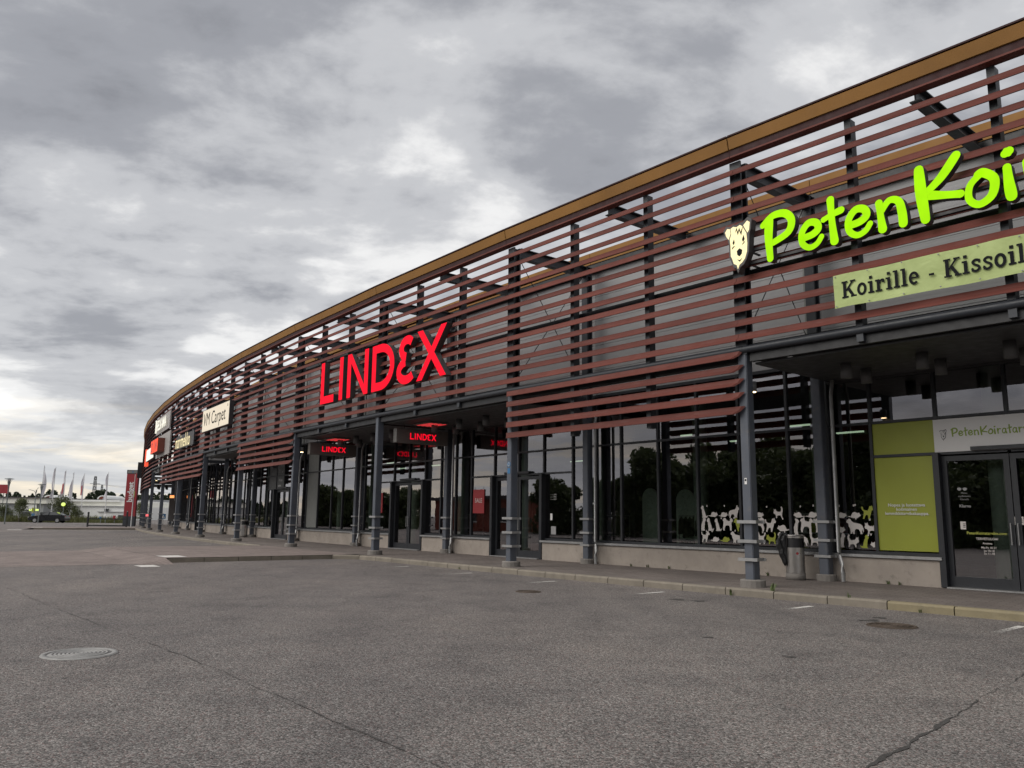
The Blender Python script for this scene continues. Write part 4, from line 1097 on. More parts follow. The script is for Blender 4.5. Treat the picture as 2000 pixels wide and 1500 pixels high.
# --- animal shapes stuck on the pet shop windows
AN = {
 'retriever': [(0.0, .80), (.06, .92), (.16, 1.0), (.26, .97), (.32, .84), (.42, .75), (.62, .70), (.82, .66), (.94, .54), (1.0, .32), (1.0, .10), (.95, .18), (.92, .34), (.89, .18), (.92, .0), (.82, 0), (.80, .14), (.72, .30), (.60, .33), (.50, .28), (.46, .1), (.48, 0), (.38, 0), (.36, .15), (.30, .02), (.22, 0), (.24, .12), (.20, .36), (.13, .50), (.12, .68), (.03, .71)],
 'terrier': [(.0, .72), (.04, .62), (.14, .58), (.16, .42), (.10, .18), (.06, .02), (.18, 0), (.22, .12), (.32, .28), (.48, .30), (.52, .14), (.50, 0), (.62, 0), (.66, .12), (.72, .3), (.80, .50), (.82, .62), (.98, .64), (1.0, .74), (.92, .84), (.86, 1.0), (.78, .92), (.66, .95), (.62, .82), (.52, .62), (.30, .64), (.20, .66), (.12, .72), (.10, .86), (.02, .92), (-.04, .84)],
 'sitting': [(.1, .92), (.2, 1.0), (.34, .98), (.42, .86), (.40, .76), (.52, .6), (.64, .36), (.70, .16), (.84, .10), (.96, .20), (1.0, .14), (.88, .0), (.6, -.02), (.2, -.02), (.16, .04), (.24, .10), (.18, .4), (.14, .66), (.04, .72), (0, .80)],
 'rat': [(0, .42), (.10, .60), (.12, .78), (.20, .66), (.32, .72), (.48, .82), (.62, .74), (.72, .50), (.76, .30), (.90, .34), (1.0, .30), (1.0, .24), (.88, .24), (.76, .18), (.62, .12), (.24, .10), (.20, .20), (.12, .28)],
 'cat': [(0, .48), (.06, .62), (.02, .80), (.12, .72), (.22, .80), (.26, .64), (.40, .56), (.60, .54), (.74, .62), (.78, .80), (.72, .94), (.82, 1.0), (.92, .84), (.90, .60), (.84, .42), (.84, .20), (.88, .04), (.76, .04), (.72, .22), (.54, .26), (.36, .22), (.32, .02), (.22, .0), (.24, .24), (.14, .36), (.04, .38)],
 'poodle': [(0, .80), (.08, .96), (.2, 1.0), (.28, .90), (.26, .80), (.38, .76), (.60, .82), (.66, .96), (.82, 1.0), (.94, .92), (1.0, .80), (.90, .74), (.92, .5), (.98, .24), (.94, .04), (.82, .02), (.80, .2), (.70, .40), (.5, .44), (.34, .38), (.30, .22), (.30, .04), (.16, .02), (.14, .22), (.16, .5), (.14, .68), (.06, .70)],
 'paw': [(.2, 0), (.5, -.08), (.8, 0), (.9, .3), (.78, .6), (.95, .8), (.8, .95), (.65, .75), (.5, 1.0), (.35, .75), (.2, .95), (.05, .8), (.22, .6), (.1, .3)],
}
def decal_win(b, k, label, cols, seed, zt=1.0, green_every=6):
    fr = FRS.get(b, FR); f0, f1 = fr[k], fr[k + 1]
    s_l = b + f1; 
    F = face_frame(s_l, GO, .84, b + f0); wd = (lx(f1, GO) - lx(f0, GO)); S_ = empty('window_decal', F); tag(S_, label, 'decal', 'animal shapes on the pet shop windows')
    r = random.Random(seed)
    kinds = ['retriever', 'terrier', 'sitting', 'rat', 'cat', 'poodle']
    placed = 0; idx = 0
    x0, x1 = .06, wd - .06
    y = .02; row = 0
    while y < zt - .12:
        hh = .29 + .03 * (row % 2); x = x0 - (.08 if row % 2 else .0)
        while x < x1 - .06:
            kd = r.choice(kinds); asp = {'retriever': 1.25, 'terrier': .95, 'sitting': .75, 'rat': 1.7, 'cat': 1.05, 'poodle': 1.05}[kd]
            h_ = hh * (.62 if kd == 'rat' else 1.0) * r.uniform(.92, 1.05); w2 = h_ * asp * .93
            if y + h_ > zt and r.random() < .6: x += w2 * .8; continue
            pts = AN[kd]; flip = r.random() < .5
            P = []
            for a, c in pts:
                aa = (1 - a) if flip else a; P.append((min(max(x + aa * w2, x0), x1), max(.012, y + c * h_ + .01)))
            idx += 1
            mat = 'green_print' if idx % green_every == 3 else 'cream_print'
            mb = MB(); polyg(mb, P, 0, 0); mb.obj('animal_shape', MT[mat], S_, T(0, 0, .008 + .0006 * (idx % 5)), recalc=False)
            x += w2 + .022
        for q in range(3):
            xx = r.uniform(x0 + .02, x1 - .08); yy = y + hh + r.uniform(-.035, .0); sz = .042
            mb = MB(); polyg(mb, [(xx + a * sz, yy + c * sz) for a, c in AN['paw']], 0, 0); mb.obj('paw_shape', MT['cream_print'], S_, T(0, 0, .0075), recalc=False)
        y += hh * .98; row += 1
decal_win(0, 2, 'white and green animal shapes on the pane left of the nearest column', 2, 4, .95, 6)
decal_win(0, 1, 'white and green animal shapes on the pane behind the litter bin', 2, 9, .90, 7)
decal_win(0, 0, 'white and green animal shapes on the pane left of the rear column', 2, 14, .92, 6)
decal_win(-1, 5, 'white and green animal shapes on the pane beside the lime panel', 2, 23, .95, 7)
# --- shop displays behind the glass
def poster(s, label):
    S_ = empty('sale_poster', face_frame(s + .045, -3.885, 1.72, s - .045)); tag(S_, label, 'poster')
    MB().box(0, .64, 0, .80, -.012, 0).obj('poster_sheet', MT['red_print'], S_)
    text_part('lettering', S_, 'SALE', .21, .32, .36, .004, 'cream_print', align='CENTER', sx=.95)
    for x in (.08, .56): MB().tube([(x, .80, -.006), (x, .90, -.006)], .004, 5).obj('cord', MT['rod'], S_)
poster(1.805, 'red hanging sale poster in the window left of the clothes shop door')
poster(2.815, 'red hanging sale poster behind the column by the hanging sign')
def arch_panel(s, o, hgt, wd, label):
    S_ = empty('arched_display', face_frame(s, o, 0, s - .1)); tag(S_, label, 'display')
    mb = MB(); pts = [(0, .03), (wd, .03)] + [(wd / 2 + wd / 2 * math.cos(t), hgt - wd / 2 + wd / 2 * math.sin(t)) for t in np.linspace(0, math.pi, 16)]
    polyg(mb, pts, .06); mb.obj('arched_board', [MT['int_col'], MT['int_white']], S_)
arch_panel(.86, -4.9, 2.1, .55, 'pale arched display board behind the window of the open slat bay')
arch_panel(.70, -5.0, 2.05, .60, 'second pale arched board nearer the animal shapes')
def rack(s, o, label, seed):
    r = random.Random(seed)
    S_ = empty('clothes_rack', face_frame(s, o, 0, s - .1)); tag(S_, label, 'clothes rack')
    for x in (0, 1.3): MB().tube([(x, 0.012, 0), (x, 1.35, 0)], .015, 6).obj('upright', MT['galv'], S_)
    for y in (1.34, .72): MB().tube([(0, y, 0), (1.3, y, 0)], .013, 6).obj('rail', MT['galv'], S_)
    for y in (1.32, .70):
        for k in range(9):
            x = .08 + k * .135; hh = r.uniform(.42, .56); dx = r.uniform(-.02, .02)
            mb = MB(); mb.add([(x - .02, y, -.05), (x + .02, y, .05), (x + .05 + dx, y - .12, .2), (x + .06 + dx, y - hh, .22), (x - .05 + dx, y - hh, -.22), (x - .05 + dx, y - .12, -.2)], [(0, 1, 2, 3, 4, 5)])
            mb.obj('garment', MT[r.choice(['cloth', 'int_white', 'cloth', 'panel_grey'])], S_, recalc=False)
rack(.66, -4.7, 'rack of children clothes behind the window left of the animal shapes', 3)
rack(1.28, -6.5, 'clothes rack deep inside right of the clothes shop door', 5)
rack(2.2, -5.5, 'clothes rack inside beside the second clothes shop door', 7)
def shelf(s, o, label, seed):
    r = random.Random(seed); S_ = empty('display_shelf', face_frame(s, o, 0, s - .1)); tag(S_, label, 'shelf')
    for y in (.02, .5, .95, 1.4): MB().box(0, 1.3, y, y + .03, -.4, 0).obj('shelf_board', MT['int_white'], S_)
    for x in (-.03, 1.3): MB().box(x, x + .03, .012, 1.5, -.4, 0).obj('side_panel', MT['int_white'], S_)
    for y in (.05, .53, .98):
        for k in range(5): 
            w2 = r.uniform(.12, .2); hh = r.uniform(.2, .36); MB().box(.05 + k * .25, .05 + k * .25 + w2, y, y + hh, -.3, -.05).obj('goods_box', MT[r.choice(['int_white', 'yellow_print', 'red_print', 'cloth', 'green_print'])], S_)
shelf(.23, -5.6, 'stocked white shelf behind the pane with the litter bin', 2)
shelf(.12, -6.8, 'stocked shelf deeper inside behind the rear column', 4)
shelf(-.45, -6.5, 'stocked shelf inside the pet shop doors', 6)
shelf(3.4, -5.6, 'stocked shelf in the window under the far low slats', 8)
shelf(5.4, -5.5, 'stocked shelf in the window past the carpet shop', 10)

# ================================================================== STREET FURNITURE NEAR
def bin_(s, o, label, bag):
    p = W(s, o, 0); m_ = T(p.x, p.y, 0) @ RZ(math.atan2(p.y, p.x) + math.pi + .25)     # +X faces the car park
    S_ = empty('litter_bin', m_); tag(S_, label, 'bin', 'litter bins along the shop front')
    R_ = .20; n = 40; H0, H1, HT = .14, .64, .93
    mb = MB(); mb.lathe([(0, 0.0), (R_ + .006, 0.0), (R_ + .006, H0), (0, H0)], 32); mb.obj('base_ring', MT['conc_dk'], S_)
    mb = MB()
    # open mouth between angles -40..40 deg facing +X, lower rim dips
    ring = lambda z_, a: (R_ * math.cos(a), R_ * math.sin(a), z_)
    angs = [2 * math.pi * k / n for k in range(n)]
    for k in range(n):
        a, c = angs[k], angs[(k + 1) % n]; am = ((a + c) / 2 if k < n - 1 else -math.pi / n)
        am = (am + math.pi) % (2 * math.pi) - math.pi; op = abs(am) < 1.05
        mb.add([ring(H0 + .002, a), ring(H0 + .002, c), ring(H1 + .04, c), ring(H1 + .04, a)], [(0, 1, 2, 3)], 0, True)
        if not op: mb.add([ring(H1 + .04, a), ring(H1 + .04, c), ring(HT - .05, c), ring(HT - .05, a)], [(0, 1, 2, 3)], 0, True)
        mb.add([ring(HT - .05, a), ring(HT - .05, c), ring(HT, c), ring(HT, a)], [(0, 1, 2, 3)], 0, True)
    mb.obj('bin_body', MT['stainless'], S_)
    mb = MB(); mb.lathe([(0, HT + .022), (R_ - .02, HT + .022), (R_ + .012, HT + .012), (R_ + .012, HT - .008), (0, HT - .008)], 32); mb.obj('lid', MT['stainless'], S_)
    mb = MB(); mb.lathe([(R_ - .02, H0 + .02), (R_ - .02, HT - .01)], 24); mb.obj('liner', MT['gutter'], S_)
    mb = MB(); mb.add([((R_ + .004) * math.cos(.0 + .028 * math.cos(t) / R_), (R_ + .004) * math.sin(.028 * math.cos(t) / R_), .56 + .028 * math.sin(t)) for t in np.linspace(0, 6, 14)], [tuple(range(14))]); mb.obj('badge', MT['e_rlamp'] if False else MT['red_print'], S_, recalc=False)
    if bag:
        mb = MB(); r = random.Random(5); rows = []
        rowsb = [(.965, -.15, -.25), (.94, -.15, -.33), (.84, -.15, -.385), (.72, -.155, -.39), (.62, -.15, -.35), (.54, -.155, -.345), (.44, -.16, -.30), (.36, -.17, -.275), (.31, -.19, -.235)]
        nn = 20; vs_ = []
        for zz, ya, yb in rowsb:
            cy, hw = (ya + yb) / 2, (ya - yb) / 2
            for k in range(nn):
                t = 2 * math.pi * k / nn
                fold = 1 + .28 * math.sin(6 * t + zz * 7) + r.uniform(-.12, .12)
                vs_.append((.04 + .055 * fold * math.cos(t), cy + hw * (1 + .10 * math.sin(5 * t + zz * 13)) * math.sin(t), zz + .03 * math.sin(3 * t + zz * 5) + r.uniform(-.012, .012)))
        mb.add(vs_, [(i * nn + k, i * nn + (k + 1) % nn, (i + 1) * nn + (k + 1) % nn, (i + 1) * nn + k) for i in range(len(rowsb) - 1) for k in range(nn)] + [tuple(range(nn)), tuple(range((len(rowsb) - 1) * nn, len(rowsb) * nn))], 0, False)
        mb.obj('bin_bag', MT['bag'], S_)
bin_(.075, -3.05, 'stainless litter bin with black bag beside the nearest columns', True)
bin_(5.02, -2.95, 'stainless litter bin at the rear column past the low slats', False)

def manhole(px, py, r, mat, label, rings):
    d = RC @ Vector(((px - 1000) / FPX, 1, (750 - py) / FPX)); t = (GZ - CAM_H) / d.z
    S_ = empty('manhole_cover', T(d.x * t, d.y * t, GZ)); tag(S_, label, 'manhole cover')
    mb = MB(); mb.lathe([(0, .008), (r - .05, .008), (r - .05, .004)], 40); mb.obj('lid', MT[mat], S_)
    mb = MB(); mb.lathe([(r - .045, .002), (r - .045, .014), (r, .014), (r + .01, .002)], 40); mb.obj('frame_ring', MT[mat], S_)
    for k in range(rings):
        rr = (r - .07) * (k + 1) / (rings + .4); mb = MB(); mb.lathe([(rr - .016, .0085), (rr - .014, .016), (rr + .006, .016), (rr + .008, .0085)], 36); mb.obj('raised_ring', MT[mat], S_)
manhole(155, 1278, .335, 'iron', 'large pale round manhole cover with raised rings at left', 7)
manhole(1742, 1223, .31, 'iron_rust', 'rusty round drain cover near the kerb by the pet shop', 3)
manhole(1032, 1156, .235, 'iron_rust', 'small rusty drain cover below the second column', 3)

def weed(x, y, z, hgt, n, seed, label):
    r = random.Random(seed); S_ = empty('weed', T(x, y, z)); tag(S_, label, 'weed', 'weeds in the pavement joints')
    for k in range(n):
        a = r.uniform(0, 6.28); ln = hgt * r.uniform(.6, 1.1); lean = r.uniform(.2, .8); wd = ln * .09
        P = [Vector((math.cos(a) * lean * ln * f * f * .8 + r.uniform(-.0, .0), math.sin(a) * lean * ln * f * f * .8, ln * (f - .25 * f * f * lean))) for f in (0, .35, .7, 1)]
        sd_ = Vector((-math.sin(a), math.cos(a), 0)); off = Vector((r.uniform(-.5, .5) * hgt * .5, r.uniform(-.5, .5) * hgt * .5, 0))
        mb = MB(); ws = (.6, 1, .8, .05); vv = []
        for p, q in zip(P, ws): vv += [p + off + sd_ * wd * q, p + off - sd_ * wd * q]
        mb.add(vv, [(0, 1, 3, 2), (2, 3, 5, 4), (4, 5, 7, 6)]); mb.obj('blade', MT['weed'], S_, recalc=False)
WD = [(.01, KO + .02, .06, 'weed at the kerb foot below the nearest column', GZ, .13), (-.10, KO - .1, 0, 'weed standing on the kerb right of the nearest column', 0, .16),
      (.22, -3.70, 0, 'weed at the plinth between column and litter bin', 0, .11), (-.17, -3.70, 0, 'weed at the plinth under the lime panel', 0, .10),
      (-.20, -3.70, 0, 'second weed at the plinth right of the rear column', 0, .08), (.62, -3.70, 0, 'weed at the plinth under the open slat bay', 0, .09),
      (.72, -3.70, 0, 'tallest weed at the plinth of the open slat bay', 0, .10), (.80, -3.70, 0, 'weed at the plinth nearest the second rear column', 0, .09),
      (-.30, KO - .05, 0, 'weed on the kerb opposite the lime panel', 0, .09), (1.2, KO + .03, GZ, 'weed at the kerb left of the second column', GZ, .08), (-.46, KO + .03, 0, 'weed at the kerb opposite the pet shop doors', GZ, .08)]
for k, (s, o, _, lab, z, hh) in enumerate(WD):
    p = W(s, o, 0); weed(p.x, p.y, z, hh, 9, k, lab)

# ================================================================== TREES
def crown_mesh(name, seed, H, Rr, n, leaf, mat, base=.25, lobes=9):
    r = np.random.default_rng(seed); V = []; 
    cz = H * (base + (1 - base) * .5)
    L = []
    for k in range(lobes):
        a = r.uniform(0, 6.28); q = r.uniform(.2, .75) * Rr; zz = H * r.uniform(base + .1, .88); rad = Rr * r.uniform(.32, .55) * (1.15 - .5 * zz / H)
        L.append((q * math.cos(a), q * math.sin(a), zz, rad))
    L.append((0, 0, H * .82, Rr * .36)); L.append((0, 0, cz, Rr * .6))
    idx = r.integers(0, len(L), n); L = np.array(L)[idx]
    d = r.normal(size=(n, 3)); d /= np.linalg.norm(d, axis=1)[:, None]
    rad = L[:, 3] * (r.uniform(.35, 1.08, n) ** .6)
    c = L[:, :3] + d * rad[:, None] * np.array([1, 1, .9])
    u = r.normal(size=(n, 3)); u /= np.linalg.norm(u, axis=1)[:, None]
    w_ = np.cross(u, r.normal(size=(n, 3))); w_ /= np.linalg.norm(w_, axis=1)[:, None]
    sz = leaf * r.uniform(.6, 1.3, n)[:, None]
    V = np.concatenate([c - u * sz, c + w_ * sz * .5, c + u * sz, c - w_ * sz * .5], axis=1).reshape(-1, 3)
    F = np.arange(4 * n).reshape(-1, 4)
    me = bpy.data.meshes.new(name); me.from_pydata(V.tolist(), [], F.tolist()); me.materials.append(mat); return me
def trunk_mesh(seed, H, mat, r0=.13):
    r = random.Random(seed); mb = MB()
    pts = [(r.uniform(-.05, .05) * k, r.uniform(-.05, .05) * k, H * .8 * k / 5) for k in range(6)]
    mb.tube(pts, [r0 * (1 - .16 * k) for k in range(6)], 8)
    for k in range(6):
        z0 = H * r.uniform(.22, .55); a = r.uniform(0, 6.28); ln = H * r.uniform(.2, .35)
        mb.tube([(0, 0, z0), (math.cos(a) * ln * .5, math.sin(a) * ln * .5, z0 + ln * .5), (math.cos(a) * ln, math.sin(a) * ln, z0 + ln * .8)], [r0 * .45, r0 * .3, r0 * .1], 6)
    return mb.mesh('trunk', mat)
TV = [(crown_mesh('crown', 11 + k, 6.2, 2.7, 6500, .19, MT['leaf'], -.06, 13), trunk_mesh(k, 6.2, MT['bark'])) for k in range(3)]
def tree(x, y, z, sc, kind, label, group, rot=0, name='broadleaf_tree', sxy=1.0):
    S_ = empty(name, T(x, y, z) @ RZ(rot) @ Matrix.Diagonal((sc * sxy, sc * sxy, sc, 1))); tag(S_, label, 'tree', group)
    link('crown', kind[0], S_); link('trunk', kind[1], S_); return S_
# row on the far side of the car park, mirrored in the shop windows
r = random.Random(3); s = -5.0; k = 0
while s < 12.5:
    if not (6.2 < s < 8.9):
        p = W(s, 40 + r.uniform(-3, 3), 0); hh = r.uniform(.82, 1.12) * (1.0 if s < 4 else .8)
        if k in (5, 11, 15, 22): hh *= 1.35
        if s < 4.5:
            p2 = W(s + .15, 46 + r.uniform(-2, 2), 0)
            tree(p2.x, p2.y, GZ, r.uniform(1.0, 1.35), TV[(k + 1) % 3], 'taller leafy tree of the second row across the car park, mirrored in the shop windows', 'second row of trees across the car park', r.uniform(0, 6), sxy=.95)
        tree(p.x, p.y, GZ, hh, TV[k % 3], 'leafy tree of the row across the car park, mirrored in the shop windows', 'row of trees across the car park', r.uniform(0, 6), sxy=1.15)
    s += r.uniform(.24, .36); k += 1
# low red brick building among those trees
p = W(7.5, 39, 0)
S_ = empty('brick_building', T(p.x, p.y, GZ) @ RZ(math.atan2(bayM(7)[1][0], bayM(7)[0][0]))); tag(S_, 'low red brick building mirrored in the clothes shop glass', 'building')
MB().box(-8, 8, 0, 8, 0, 3.1).obj('wall', MT['red_wall'], S_); MB().box(-8.4, 8.4, -.4, 8.4, 3.1, 3.45).obj('roof', MT['dk_roof'], S_)
for xx in (-6, -2, 2, 6): 
    wv = MB().box(xx - .8, xx + .8, -.06, -.01, 1.0, 2.3).obj('window', MT['far_glass'], S_); MB().box(xx - .9, xx + .9, -.12, -.062, .9, 1.0).obj('sill', MT['white_wall'], wv)

# ================================================================== BEYOND THE CAR PARK
def G(px, D): p = at(px, 1002, D); return p.x, p.y
def zat(px, py, D): return at(px, py, D).z
# street verge
def verge(name, x0, x1, D0, D1, n, hgt, mat, label, seed):
    r = np.random.default_rng(seed); 
    xa = r.uniform(0, 1, n); Dd = r.uniform(D0, D1, n)
    X0, X1 = G(x0, 1)[0], G(x1, 1)[0]; X = (X0 + (X1 - X0) * xa) * Dd
    hh = hgt * r.uniform(.5, 1.15, n) * (1 + .35 * np.sin(X * .9) + .2 * np.sin(X * 2.7)); a = r.uniform(0, 6.28, n); wd = .05
    b0 = np.stack([X, Dd, np.full(n, GZ)], 1); dx = np.stack([np.cos(a), np.sin(a), np.zeros(n)], 1) * wd
    tip = b0 + np.stack([r.normal(0, .12, n), r.normal(0, .12, n), hh], 1)
    V = np.stack([b0 - dx, b0 + dx, tip], 1).reshape(-1, 3); me = bpy.data.meshes.new(name); me.from_pydata(V.tolist(), [], np.arange(3 * n).reshape(-1, 3).tolist()); me.materials.append(mat)
    o = link(name, me); tag(o, label, 'grass', kind='stuff'); return o
verge('verge_grass', -420, 250, 112, 124, 18000, .75, MT['grass'], 'tall unkempt grass along the far side of the street', 5)
# car
def make_car(p, ang):
    S_ = empty('saloon_car', T(p[0], p[1], GZ) @ RZ(ang)); tag(S_, 'black saloon car on the street beyond the car park', 'car')
    body = [(-2.30, .30), (-2.33, .62), (-2.15, .80), (-1.35, .90), (-.55, 1.00), (.2, 1.02), (1.2, 1.02), (1.9, 1.02), (2.28, .95), (2.33, .60), (2.28, .32), (1.85, .28), (1.72, .52), (1.40, .64), (1.08, .52), (.95, .26), (-.95, .26), (-1.08, .52), (-1.40, .64), (-1.72, .52), (-1.85, .28)]
    mb = MB(); n = len(body); lay = [(-.88, .97), (-.80, 1.0), (.80, 1.0), (.88, .97)]
    vs_ = []
    for yy, q in lay: vs_ += [(a * q if abs(a) > 2 else a, yy, c) for a, c in body]
    fs = [tuple(range(n)), tuple(reversed(range(3 * n, 4 * n)))] + [(j * n + i, j * n + (i + 1) % n, (j + 1) * n + (i + 1) % n, (j + 1) * n + i) for j in range(3) for i in range(n)]
    mb.add(vs_, fs); mb.obj('body', MT['car'], S_)
    roof = [(-.95, .98), (-.15, 1.38), (.35, 1.43), (.95, 1.40), (1.85, 1.02)]
    mb = MB(); m = len(roof); vs_ = [(a, -.78 + (c - 1) * .38, c) for a, c in roof] + [(a, .78 - (c - 1) * .38, c) for a, c in roof]
    mb.add(vs_, [(i, i + 1, m + i + 1, m + i) for i in range(m - 1)] + [tuple(range(m)), tuple(reversed(range(m, 2 * m)))]); mb.obj('cabin', MT['car'], S_)
    for sg in (-1, 1):
        for pts in ([(-.72, 1.04), (-.12, 1.33), (.30, 1.37), (.30, 1.04)], [(.38, 1.04), (.38, 1.37), (.88, 1.34), (1.35, 1.12), (1.35, 1.04)]):
            mb = MB(); mb.add([(a, sg * (.79 - (c - 1) * .38), c) for a, c in pts], [tuple(range(len(pts)))]); mb.obj('side_window', MT['car_glass'], S_, recalc=False)
    mb = MB(); mb.add([(-.93, -.68, 1.01), (-.93, .68, 1.01), (-.18, .58, 1.375), (-.18, -.58, 1.375)], [(0, 1, 2, 3)]); mb.obj('windscreen', MT['car_glass'], S_, T(-.01, 0, .008), recalc=False)
    mb = MB(); mb.add([(1.80, -.68, 1.05), (1.80, .68, 1.05), (1.0, .58, 1.39), (1.0, -.58, 1.39)], [(0, 1, 2, 3)]); mb.obj('rear_window', MT['car_glass'], S_, T(.012, 0, .008), recalc=False)
    for xx in (-1.40, 1.40):
        for sg in (-1, 1):
            mb = MB(); mb.tube([(xx, sg * .68, .32), (xx, sg * .89, .32)], .32, 20); wh = mb.obj('wheel', MT['tyre'], S_)
            mb = MB(); mb.tube([(xx, sg * .885, .32), (xx, sg * .897, .32)], .21, 16); mb.obj('rim', MT['galv'], wh)
    for sg in (-.62, .62):
        MB().box(-2.31, -2.24, sg - .16, sg + .16, .66, .76).obj('headlight', MT['white_wall'], S_); MB().box(2.25, 2.30, sg - .18, sg + .18, .76, .90).obj('tail_light', MT['maroon'], S_)
    for sg in (-1, 1): MB().box(-.62, -.48, sg * .98 - .08, sg * .98 + .08, 1.0, 1.12).obj('wing_mirror', MT['car'], S_)
make_car(G(97, 108), .10)
# hoop barrier
S_ = empty('barrier', T(*G(211, 80), GZ)); tag(S_, 'black hoop barrier with netting at the end of the car park', 'barrier')
for x in (-1.9, 1.9): MB().box(x - .07, x + .07, -.05, .05, 0, 1.45 if x < 0 else 1.5).obj('post', MT['black_metal'], S_)
for z in (.10, .74): MB().box(-1.84, 1.84, -.03, .03, z, z + .11).obj('rail', MT['black_metal'], S_)
MB().tube([(1.9, 0, 1.5), (1.9, 0, 1.6)], .06, 8).obj('post_cap', MT['galv'], S_)
# lamp posts
def park_lamp(px, D, hgt, label):
    S_ = empty('street_lamp', T(*G(px, D), GZ)); tag(S_, label, 'lamp', 'lamp posts along the street')
    MB().tube([(0, 0, 0), (0, 0, hgt * .80)], [.07, .055], 10).obj('pole', MT['lamp_pole'], S_)
    mb = MB(); mb.lathe([(.06, hgt * .80), (.16, hgt * .90), (.13, hgt * .93)], 12); mb.obj('lamp_bowl', MT['lamp_pole'], S_)
    mb = MB(); mb.lathe([(.13, hgt * .93), (.17, hgt * .97)], 12); mb.obj('lens', MT['pole'], S_)
    mb = MB(); mb.lathe([(0, hgt * 1.0), (.48, hgt * .985), (.5, hgt * .978), (0, hgt * .975)], 18); mb.obj('shade', MT['lamp_pole'], S_)
    for a in range(4): MB().tube([(.14 * math.cos(a * 1.57), .14 * math.sin(a * 1.57), hgt * .9), (.4 * math.cos(a * 1.57), .4 * math.sin(a * 1.57), hgt * .977)], .012, 5).obj('stay', MT['lamp_pole'], S_)
park_lamp(11, 92, 5.15, 'disc topped lamp post at the left edge of the street')
park_lamp(76, 106, 5.05, 'disc topped lamp post behind the black car')
S_ = empty('street_lamp', T(*G(66, 140), GZ)); tag(S_, 'tall double armed street lamp left of the flags', 'lamp')
MB().tube([(0, 0, 0), (0, 0, 5.2)], [.09, .06], 8).obj('pole', MT['lamp_pole'], S_)
MB().tube([(0, 0, 4.4), (-.25, 0, 4.95), (-1.0, 0, 5.15), (-1.3, 0, 5.15)], .045, 6).obj('arm', MT['lamp_pole'], S_); MB().tube([(0, 0, 4.4), (.12, 0, 5.0), (.2, 0, 5.45), (.45, 0, 5.5)], .045, 6).obj('arm', MT['lamp_pole'], S_)
# flags
FL = [(77, 909, 120, 1, 'leftmost tall pale flag on a white pole beyond the street'), (100, 912, 128, -1, 'second pale flag from the left beyond the street'), (121, 918, 136, -1, 'third flag from the left with red lettering'),
      (137, 922, 144, -1, 'fourth narrow furled flag from the left'), (158, 924, 148, -1, 'fifth flag from the left with a pink print'), (205, 922, 140, -1, 'rightmost flag, alone near the red pylon sign')]
for q, (px, py, D, sg, lab) in enumerate(FL):
    H = zat(px + 9, py, D) - GZ
    S_ = empty('flag_pole', T(*G(px, D), GZ)); tag(S_, lab, 'flag', 'flags beyond the street')
    MB().tube([(0, 0, 0), (0, 0, H)], [.08, .035], 8).obj('pole', MT['pole'], S_)
    nn = 16; vs_ = []; rr = random.Random(q)
    for j in range(nn + 1):
        f = j / nn; z = H * (.985 - f * .56)
        wd = .16 + .48 * abs(math.sin(f * 3.0 + q * .9)) * (.35 + .65 * math.sin(min(1, f * 3) * 1.57)); wd *= (.5 + .5 * f)
        for i in range(5): u = i / 4; vs_.append((sg * (.05 + wd * u), .10 * math.sin(u * 5 + f * 6 + q), z - .25 * u * (1 - f)))
    mb = MB(); mb.add(vs_, [(j * 5 + i, j * 5 + i + 1, j * 5 + i + 6, j * 5 + i + 5) for j in range(nn) for i in range(4)], 0, True); fl = mb.obj('flag_cloth', MT['flag'], S_, recalc=False)
    if q in (2, 4):
        mb = MB(); mb.add([(sg * .12, -.16, H * .74), (sg * .32, -.16, H * .72), (sg * .36, -.16, H * .52), (sg * .16, -.16, H * .54)], [(0, 1, 2, 3)]); mb.obj('flag_print', MT['flag_red'], fl, recalc=False)
# red pylon sign
D = 88; x, y = G(254, D)
S_ = empty('pylon_sign', T(x, y, GZ) @ RZ(.05)); tag(S_, 'tall dark red pylon sign with upright white lettering by the building end', 'sign')
HP = zat(262, 918, D) - GZ
MB().box(-.62, .62, -.2, .2, 0, 1.05).obj('base', MT['steel_dk'], S_); MB().box(-.60, .60, -.18, .18, 1.05, HP - .42).obj('red_panel', MT['maroon'], S_)
MB().box(-.62, .62, -.2, .2, HP - .42, HP).obj('top_frame', MT['steel_dk'], S_); MB().box(-.52, .52, -.206, -.202, HP - .36, HP - .06).obj('top_face', MT['panel_grey'], S_)
MB().box(-.06, .10, -.212, -.208, HP - .27, HP - .15).obj('blue_mark', MT['blue_print'], S_)
mt_ = text_mesh('budget', .78, MT['white_print'], bold=.03, sx=1.0)
link('lettering', mt_, S_, T(.16, -.195, 2.55) @ Matrix.Rotation(math.pi / 2, 4, 'X') @ Matrix.Rotation(math.pi / 2, 4, 'Z'))
MB().box(.22, .40, -.19, -.182, 3.1, 3.75).obj('yellow_mark', MT['yellow_print'], S_)
S_ = empty('flag_pole', T(*G(258, 84), GZ)); tag(S_, 'white pole with a limp red pennant before the pylon sign', 'flag')
MB().tube([(0, 0, 0), (0, 0, HP * .89)], [.07, .04], 8).obj('pole', MT['pole'], S_)
mb = MB(); mb.add([(.05, 0, 5.5), (.3, .05, 5.3), (.26, -.03, 4.9), (.12, .02, 4.55), (.04, 0, 4.5)], [(0, 1, 2, 3, 4)]); mb.obj('flag_cloth', MT['flag_red'], S_, recalc=False)
